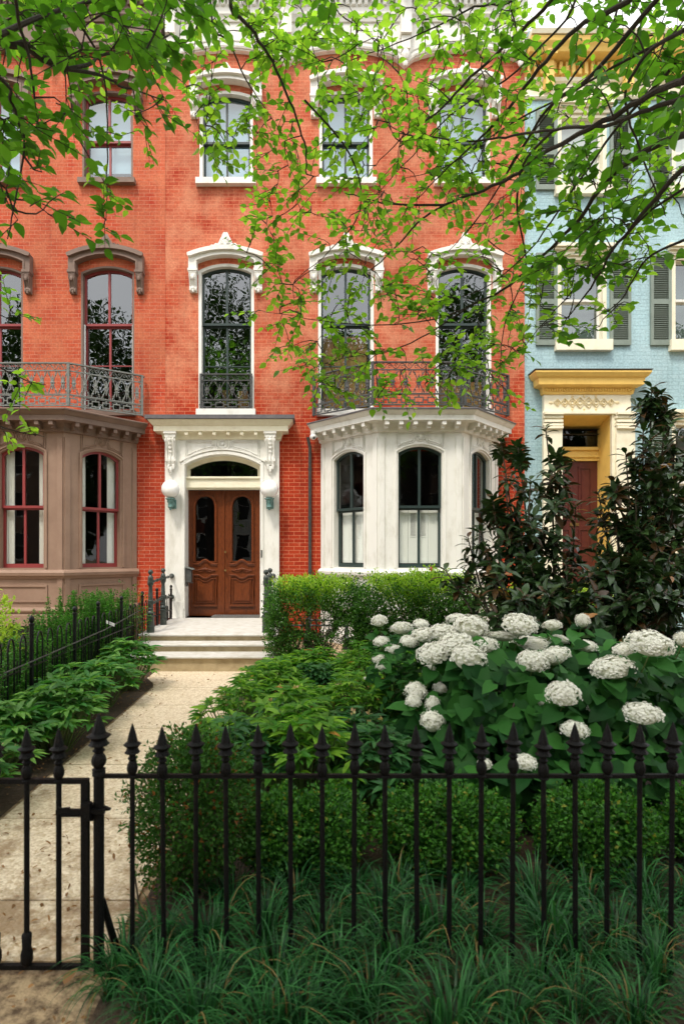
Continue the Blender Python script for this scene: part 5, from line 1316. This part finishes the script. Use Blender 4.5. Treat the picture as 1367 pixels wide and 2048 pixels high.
# ------------------------------------------------------------------ street trees whose branches hang into the view
r_ = np.random.default_rng(21)
def px3(l): return [np.array(P(x,y,d)) for x,y,d in l]
def cr(pts, k=5):                            # smooth a polyline
    out = []
    for i in range(len(pts)-1):
        a = pts[max(i-1,0)]; b_ = pts[i]; c = pts[i+1]; d = pts[min(i+2,len(pts)-1)]
        for j in range(k):
            t = j/k; out.append(.5*((2*b_)+(-a+c)*t+(2*a-5*b_+4*c-d)*t*t+(-a+3*b_-3*c+d)*t**3))
    out.append(pts[-1]); return out
def street_tree(label, trunk, limbs, regions, m_near, m_far, seed, crown, split=4.0, ll=.070):
    r_ = np.random.default_rng(seed); t = empty('street_tree', (trunk[0],trunk[1],0), label, 'tree'); b = MB()
    fork = np.array((trunk[0]+.1, trunk[1]+.05, trunk[2]))
    tp = [np.array((trunk[0],trunk[1],-.05)), np.array((trunk[0]+.03,trunk[1],.15)), np.array((trunk[0]+.05,trunk[1]+.03,trunk[2]*.5)), fork, fork+np.array((.2,-.1,2.2)), fork+np.array((.0,-.4,4.6))]
    b.tube([tuple(q) for q in cr(tp)], list(np.interp(np.linspace(0,5,26),[0,1,2,3,4,5],[.30,.22,.19,.18,.12,.04])), 12)
    nodes = []
    for (pts, r0, r1, root) in limbs:
        P_ = px3(pts)
        if root:
            s0 = fork+np.array((0,0,.25)) ; mid = s0*.45+P_[0]*.55+np.array((0,0,.25)); P_ = [s0, mid]+P_
        C = cr(P_); C = [c+r_.normal(size=3)*(.0035 if i > 6 else 0) for i,c in enumerate(C)]
        b.tube([tuple(q) for q in C], list(np.linspace(r0, r1, len(C))**1.0), 7); nodes += [c for c in C[6 if root else 0:]]
    spr = []
    for (xa,xb,ya,yb,n,da,db) in regions:
        for _ in range(max(2, int(n*.74))): spr.append(np.array(P(r_.uniform(xa,xb), r_.uniform(ya,yb), r_.uniform(da,db))))
    spr = np.array(spr); nd = np.array(nodes); nodes_n = len(nd)
    rem = list(range(len(spr))); Ln, Lf = Leaves(), Leaves()
    dist = ((spr[:,None]-nd[None])**2).sum(2); best = dist.argmin(1); bd = dist.min(1); arr = list(nd)
    while rem:
        i = min(rem, key=lambda q: bd[q]); rem.remove(i); a = arr[best[i]]; e = spr[i]; v = e-a; L = np.linalg.norm(v)
        side = r_.normal(size=3)*L*.10; n = max(3, min(9, int(L/.09)+2))
        pts = [a+v*q+side*math.sin(math.pi*q)+np.array((0,0,.10*L*math.sin(math.pi*q))) for q in np.linspace(0,1,n)]
        r0 = .0045+.004*min(1.5,L)
        b.tube([tuple(q) for q in pts], list(np.linspace(r0,.0024,n)), 5)
        new = [pts[len(pts)//2], e]; base = len(arr); arr += new
        if rem:
            rr = np.array(rem)
            for k,q in enumerate(new):
                dq = ((spr[rr]-q)**2).sum(1)*(1.1); up = dq < bd[rr]; bd[rr[up]] = dq[up]; best[rr[up]] = base+k
        # the spray: a zigzag twig past the end with alternate leaves, plus one or two side twigs
        dirv = v/max(L,1e-6)*.7+np.array((r_.normal()*.5, r_.normal()*.4, -.02+r_.normal()*.28)); dirv /= np.linalg.norm(dirv)
        for s_ in range(r_.integers(2,4)):
            dv = dirv+r_.normal(size=3)*.45*(s_ > 0); dv /= np.linalg.norm(dv); TL = r_.uniform(.12,.28); st = e if s_ == 0 else e-v/max(L,1e-6)*min(L,.2)*r_.random()
            m_ = int(TL/.042)+1; q_ = np.linspace(.12,1,m_)[:,None]; P_ = st+dv*TL*q_+np.array((0,0,-.06*TL))*q_**2
            b.tube([tuple(st), tuple(P_[m_//2]), tuple(P_[-1])], [.0030,.0024,.0014], 4)
            sidev = np.cross(dv, UP); sidev /= np.linalg.norm(sidev)+1e-9; sg = np.where(np.arange(m_)%2 == 0, 1., -1.)[:,None]
            dd = dv*.65+sidev*sg*.85+np.array((0,0,-.16))+r_.normal(size=(m_,3))*.26
            nn_ = UP+r_.normal(size=(m_,3))*.42+dv*.2
            ln = ll*r_.uniform(.6,1.2,m_)*(1.12 if e[1] < split else .92)
            (Ln if e[1] < split else Lf).add(P_, dd, nn_, ln, ln*r_.uniform(.60,.76,m_))
    # unseen rest of crown, added above and behind camera to shade the foreground
    X0,X1,Y0,Y1,Z0,Z1,N = crown
    x = r_.uniform(X0,X1,N*3); y = r_.uniform(Y0,Y1,N*3); z = r_.uniform(Z0,Z1,N*3)
    c3 = np.array(((X0+X1)/2,(Y0+Y1)/2,(Z0+Z1)/2)); sz_ = np.array(((X1-X0)/2,(Y1-Y0)/2,(Z1-Z0)/2))
    q = (np.stack([x,y,z],1)-c3)/sz_; rr = (q**2).sum(1)
    cl = np.sin(x*1.9+seed)*np.sin(y*2.1)*np.sin(z*2.3+1)
    ok = (rr < 1)&(cl > -.25)&((z > 1.6+1.02*np.maximum(y,0)+.45)|(y < .3)); x, y, z = x[ok][:N], y[ok][:N], z[ok][:N]
    Lc = Leaves(); n = len(x); ln = r_.uniform(.11,.19,n); Lc.add(np.stack([x,y,z],1), rdir(n)*np.array((1,1,.5))+np.array((0,0,-.3)), UP+r_.normal(size=(n,3))*.5, ln, ln*.65)
    Lc.build('crown_foliage', m_near, t, 'diamond')
    for _ in range(26):
        i = r_.integers(0,n); e = np.array((x[i],y[i],z[i])); s0 = fork+np.array((.0,-.1,r_.uniform(.2,3.5)))
        mid = (s0+e)/2+np.array((0,0,.3))
        if e[1] > .5: mid[2] = max(mid[2], 1.6+1.02*max(mid[1],0)+.5)
        b.tube([tuple(q) for q in cr([s0,mid,e])], list(np.linspace(.06,.01,11)), 6)
    build(b, 'trunk', M['bark'], t, smooth=True)
    if Ln.count(): Ln.build('foliage', m_near, t, 'elm')
    if Lf.count(): Lf.build('foliage', m_far, t, 'elm')
    return t
street_tree('street tree at the left whose big dark leaves fill the upper left corner', (-3.4,-.2,2.8),
  [([(-260,-20,2.6),(-90,40,3.0),(0,80,3.2),(50,92,3.3),(92,120,3.4),(135,138,3.5)], .036, .017, True),
   ([(135,138,3.3),(180,128,3.45),(205,110,3.6),(270,92,3.9),(340,70,4.2)], .012, .004, False),
   ([(135,138,3.3),(200,150,3.5),(250,175,3.7),(330,200,4.0)], .012, .003, False),
   ([(-60,-120,2.5),(40,60,2.9),(62,150,3.0),(76,250,3.1)], .014, .004, True),
   ([(-50,120,2.7),(20,200,3.0),(48,290,3.1),(30,400,3.1),(16,480,3.1)], .012, .003, True),
   ([(0,70,3.0),(90,30,3.2),(190,0,3.5),(300,-40,3.9)], .016, .005, False),
   ([(120,0,3.3),(200,120,3.6),(215,280,3.9),(212,440,4.0)], .008, .003, False),
   ([(-160,560,4.2),(-60,600,4.4),(20,640,4.5)], .010, .003, True),
   ([(-160,620,4.0),(-60,700,4.2),(40,755,4.4),(90,770,4.5)], .010, .003, True),
   ([(-160,780,3.9),(-60,830,4.2),(30,862,4.4),(90,872,4.5)], .010, .003, True)],
  [(0,380,-20,100,50,3.0,4.6),(0,330,95,150,20,3.0,4.6),(0,150,165,240,8,3.0,4.2),(-5,110,230,340,10,3.0,4.0),(-5,110,340,440,8,2.9,3.6),(250,330,215,290,5,3.8,4.6),(140,180,200,300,3,3.8,4.6),(170,250,350,400,4,3.8,4.4),
   (200,225,430,470,2,3.9,4.1),(240,300,270,410,4,3.9,4.3),(-5,35,600,670,4,4.3,4.6),(10,85,735,785,5,4.3,4.6),(5,85,850,880,4,4.3,4.6),(-260,0,-100,450,26,2.4,3.4),(0,380,-160,0,26,3.2,4.4),(310,420,150,300,8,4.2,4.8)],
  M['leaf_a'], M['leaf_b'], 31, (-6.5,.8,-5.0,4.2,4.6,9.6,7500), 4.0, .076)
def A(*l): return list(l)
street_tree('street tree at the right with long thin branches sweeping down across the facades', (3.9,-.1,2.9),
  [(A((1460,170,2.9),(1367,195,3.1),(1281,225,3.3),(1210,251,3.5),(1107,259,3.8),(1025,271,4.1),(954,282,4.3),(872,276,4.6),(785,266,4.9)), .017, .004, True),
   (A((1450,110,2.8),(1367,159,3.0),(1307,184,3.2),(1246,220,3.4),(1138,279,3.7),(1077,312,4.0),(1025,353,4.2),(954,384,4.5),(887,410,4.7),(836,445,4.9),(795,490,5.1),(740,541,5.2)), .022, .005, True),
   (A((887,410,4.7),(800,409,4.8),(740,400,4.9),(690,385,5.0)), .010, .003, False),
   (A((1480,230,2.9),(1367,270,3.2),(1281,307,3.5),(1205,369,3.8),(1156,440,4.1),(1100,496,4.4),(1021,569,4.7),(937,614,5.0),(841,676,5.3),(750,712,5.5)), .024, .004, True),
   (A((1470,300,2.9),(1367,338,3.2),(1281,435,3.6),(1225,500,3.8),(1170,590,4.1),(1130,640,4.3)), .024, .003, True),
   (A((1205,-120,3.6),(1102,0,3.9),(1025,77,4.2),(923,174,4.5),(872,225,4.7),(815,266,4.9),(750,330,5.1)), .020, .003, True),
   (A((1370,-110,3.2),(1256,0,3.5),(1153,56,3.8),(1077,138,4.0),(1000,235,4.3),(943,292,4.5),(880,350,4.7),(830,400,4.8)), .024, .003, True),
   (A((1400,-120,3.0),(1312,0,3.3),(1179,154,3.7),(1107,205,4.0),(1040,300,4.3),(980,400,4.6),(930,470,4.8)), .022, .003, True),
   (A((1140,-80,3.8),(1025,0,4.1),(949,15,4.3),(820,77,4.6),(700,120,4.9)), .014, .003, True),
   (A((760,-120,4.6),(667,0,4.9),(718,56,4.9),(764,97,5.0)), .011, .003, True),
   (A((480,-130,4.2),(425,41,4.4),(461,87,4.5),(486,148,4.6),(512,190,4.8),(560,260,5.0)), .012, .003, True),
   (A((560,-140,4.0),(461,0,4.2),(502,56,4.3),(543,123,4.4),(579,200,4.5),(609,287,4.6),(612,348,4.7)), .020, .005, True),
   (A((609,200,4.5),(700,310,4.8),(720,420,5.0),(660,500,5.2),(590,560,5.4)), .008, .003, False),
   (A((1107,259,3.8),(1045,330,4.1),(1035,420,4.3),(1050,540,4.6),(1010,640,4.8),(1000,720,4.9)), .010, .003, False),
   (A((937,614,5.0),(860,640,5.1),(740,650,5.3),(640,640,5.4),(520,622,5.5)), .007, .002, False),
   (A((1440,60,3.4),(1330,150,3.7),(1230,260,4.0),(1130,400,4.3),(1060,500,4.6),(960,580,4.9),(870,600,5.1)), .016, .002, True),
   (A((1450,20,3.3),(1250,120,3.8),(1150,180,4.1),(1000,260,4.5),(900,330,4.8),(800,360,5.0)), .014, .002, True),
   (A((1480,330,3.3),(1330,400,3.7),(1200,520,4.1),(1110,620,4.4),(1040,700,4.7)), .014, .002, True),
   (A((1230,-100,3.9),(1130,40,4.2),(1010,160,4.5),(900,230,4.8),(780,360,5.1),(720,420,5.2)), .013, .002, True),
   (A((1330,-100,3.6),(1210,70,3.9),(1090,230,4.2),(960,430,4.6),(880,520,4.9)), .013, .002, True),
   (A((1367,480,3.5),(1290,520,3.8),(1240,600,4.1),(1180,640,4.3)), .009, .002, False),
   (A((1367,60,3.0),(1290,110,3.3),(1250,200,3.5),(1290,330,3.6),(1330,430,3.7)), .012, .003, False)],
  [(380,680,0,130,60,4.2,5.2),(400,520,150,340,20,4.4,5.0),(520,760,110,380,48,4.6,5.4),(480,760,380,545,48,4.9,5.5),(545,770,560,700,34,5.0,5.6),(600,830,700,800,32,5.0,5.6),(490,560,610,650,2,5.4,5.6),
   (690,1050,0,200,80,4.2,5.4),(740,1050,200,420,78,4.2,5.4),(740,1050,420,600,46,4.4,5.5),(760,1050,600,780,48,4.6,5.4),(950,1060,600,760,10,4.6,5.2),
   (1050,1367,60,330,70,3.3,5.0),(1050,1367,330,470,48,3.5,4.8),(1050,1367,470,570,28,3.7,4.8),(1060,1300,570,680,16,4.0,4.6),(1050,1367,0,60,10,3.2,4.2),
   (400,1400,-220,0,60,3.6,5.2),(1367,1600,0,500,30,2.7,3.6)],
  M['leaf_a'], M['leaf_b'], 57, (-1.0,7.5,-5.0,4.2,4.6,9.6,7500), 4.1, .076)
# trees and a house across the street, mirrored in the windows
def far_tree(x, y, h, rad, seed, label):
    r_ = np.random.default_rng(seed); t = empty('tree', (x,y,0), label, 'tree', 'trees across the street'); b = MB()
    b.tube([(x,y,0),(x+.1,y,h*.3),(x,y+.1,h*.7)], [.35,.28,.10], 10)
    for k in range(12):
        a = r_.uniform(0,6.28); z0 = h*r_.uniform(.28,.6); L = rad*r_.uniform(.5,.9); b.tube([(x,y,z0),(x+math.cos(a)*L*.5,y+math.sin(a)*L*.5,z0+L*.5),(x+math.cos(a)*L,y+math.sin(a)*L,z0+L*.8)], [.12,.07,.02], 6)
    build(b, 'trunk', M['bark'], t, smooth=True)
    N = 16000; D_ = rdir(N); cl = rdir(40); lump = sum(.10*np.exp(-((D_-c)**2).sum(1)/.05) for c in cl); rr = np.power(r_.uniform(.2,1,N),1/3.)*(.72+lump)
    p = D_*rr[:,None]*np.array((rad,rad,h*(.36 if y < 0 else .5)))+np.array((x,y,h*(.66 if y < 0 else .5))); Lq = Leaves(); ln = r_.uniform(.17,.30,N); Lq.add(p, rdir(N), rdir(N)*.6+UP, ln, ln*.7); Lq.build('crown', M['leaf_far'], t, 'diamond')
for i,(x,y,h,rad) in enumerate([(-15,-15,19,6.0),(-6.5,-18,21,6.2),(2.5,-16,17,5.6),(11,-17,20.5,6.4),(20,-15,18,5.6)]):
    far_tree(x, y, h, rad, 200+i, 'leafy tree across the street behind the photographer, number %s from the left' % ['one','two','three','four','five'][i])

def far_house(x0, x1, h, m, seed, label, clap=False):  # row added to darken low window reflections; only the clapboard house is seen mirrored
    t = empty('house', ((x0+x1)/2,-24,0), label, 'house', 'houses across the street'); F = frame(x1,-24,-1,0); W_ = x1-x0; ops = []; n = max(2, int(W_/2.2))
    for fl in range(3):
        for k in range(n): ops.append(((k+.5)*W_/n, .5, 1.3+fl*3.1, 3.1+fl*3.1, .05))
    b = MB(F); wall_open(b, 0, W_, 0, h, ops, .3)
    b.box(0, W_, .6, 9, 0, h); b.box(-.1, W_+.1, -.35, .5, h, h+.35)
    if clap:
        for k in range(int(h/.18)):
            z = k*.18; b.add([(0,-.03,z),(W_,-.03,z),(W_,0,z+.17),(0,0,z+.17)], [(0,1,2,3)]) if not any(abs(z-2.2-fl*3.1) < 1.1 for fl in range(3)) else None
    build(b, 'wall', m, t)
    for op in ops:
        b = MB(F); c,hw,zb,zs,r = op; b.ring(outline(c,hw+.08,zb-.08,zs+.05,r,4), outline(c,hw-.06,zb+.05,zs-.05,r,4), -.05, .1, closed=True); b.box(c-hw, c+hw, .05, .1, (zb+zs)/2-.03, (zb+zs)/2+.03); w_ = build(b, 'window', M['white'], t)
        b = MB(F); b.add([(c-hw,.2,zb),(c+hw,.2,zb),(c+hw,.2,zs+r),(c-hw,.2,zs+r)], [(0,1,2,3)]); build(b, 'pane', M['black_plastic'], w_)
far_house(-30, -15, 10.2, M['brown'], 1, 'long brown house added across the street behind the photographer')
far_house(-14.7, -6.6, 9.6, M['red_far'], 2, 'red house added across the street behind the photographer')
far_house(-6.4, -.5, 9.2, M['white'], 3, 'white clapboard house across the street behind the photographer', True)
far_house(-.2, 11, 9.8, M['brown_dark'], 4, 'dark brown house added across the street behind the photographer')
far_house(11.3, 30, 10.4, M['red_far'], 5, 'wide red house added across the street behind the photographer')

far_tree(15, 5.0, 10, 4.2, 301, 'unseen leafy tree added farther along the row on the right, outside the photo')  # unseen trees added to block sky reflections in the bay side windows
far_tree(-16, 5.0, 10, 4.2, 302, 'unseen leafy tree added farther along the row on the left, outside the photo')
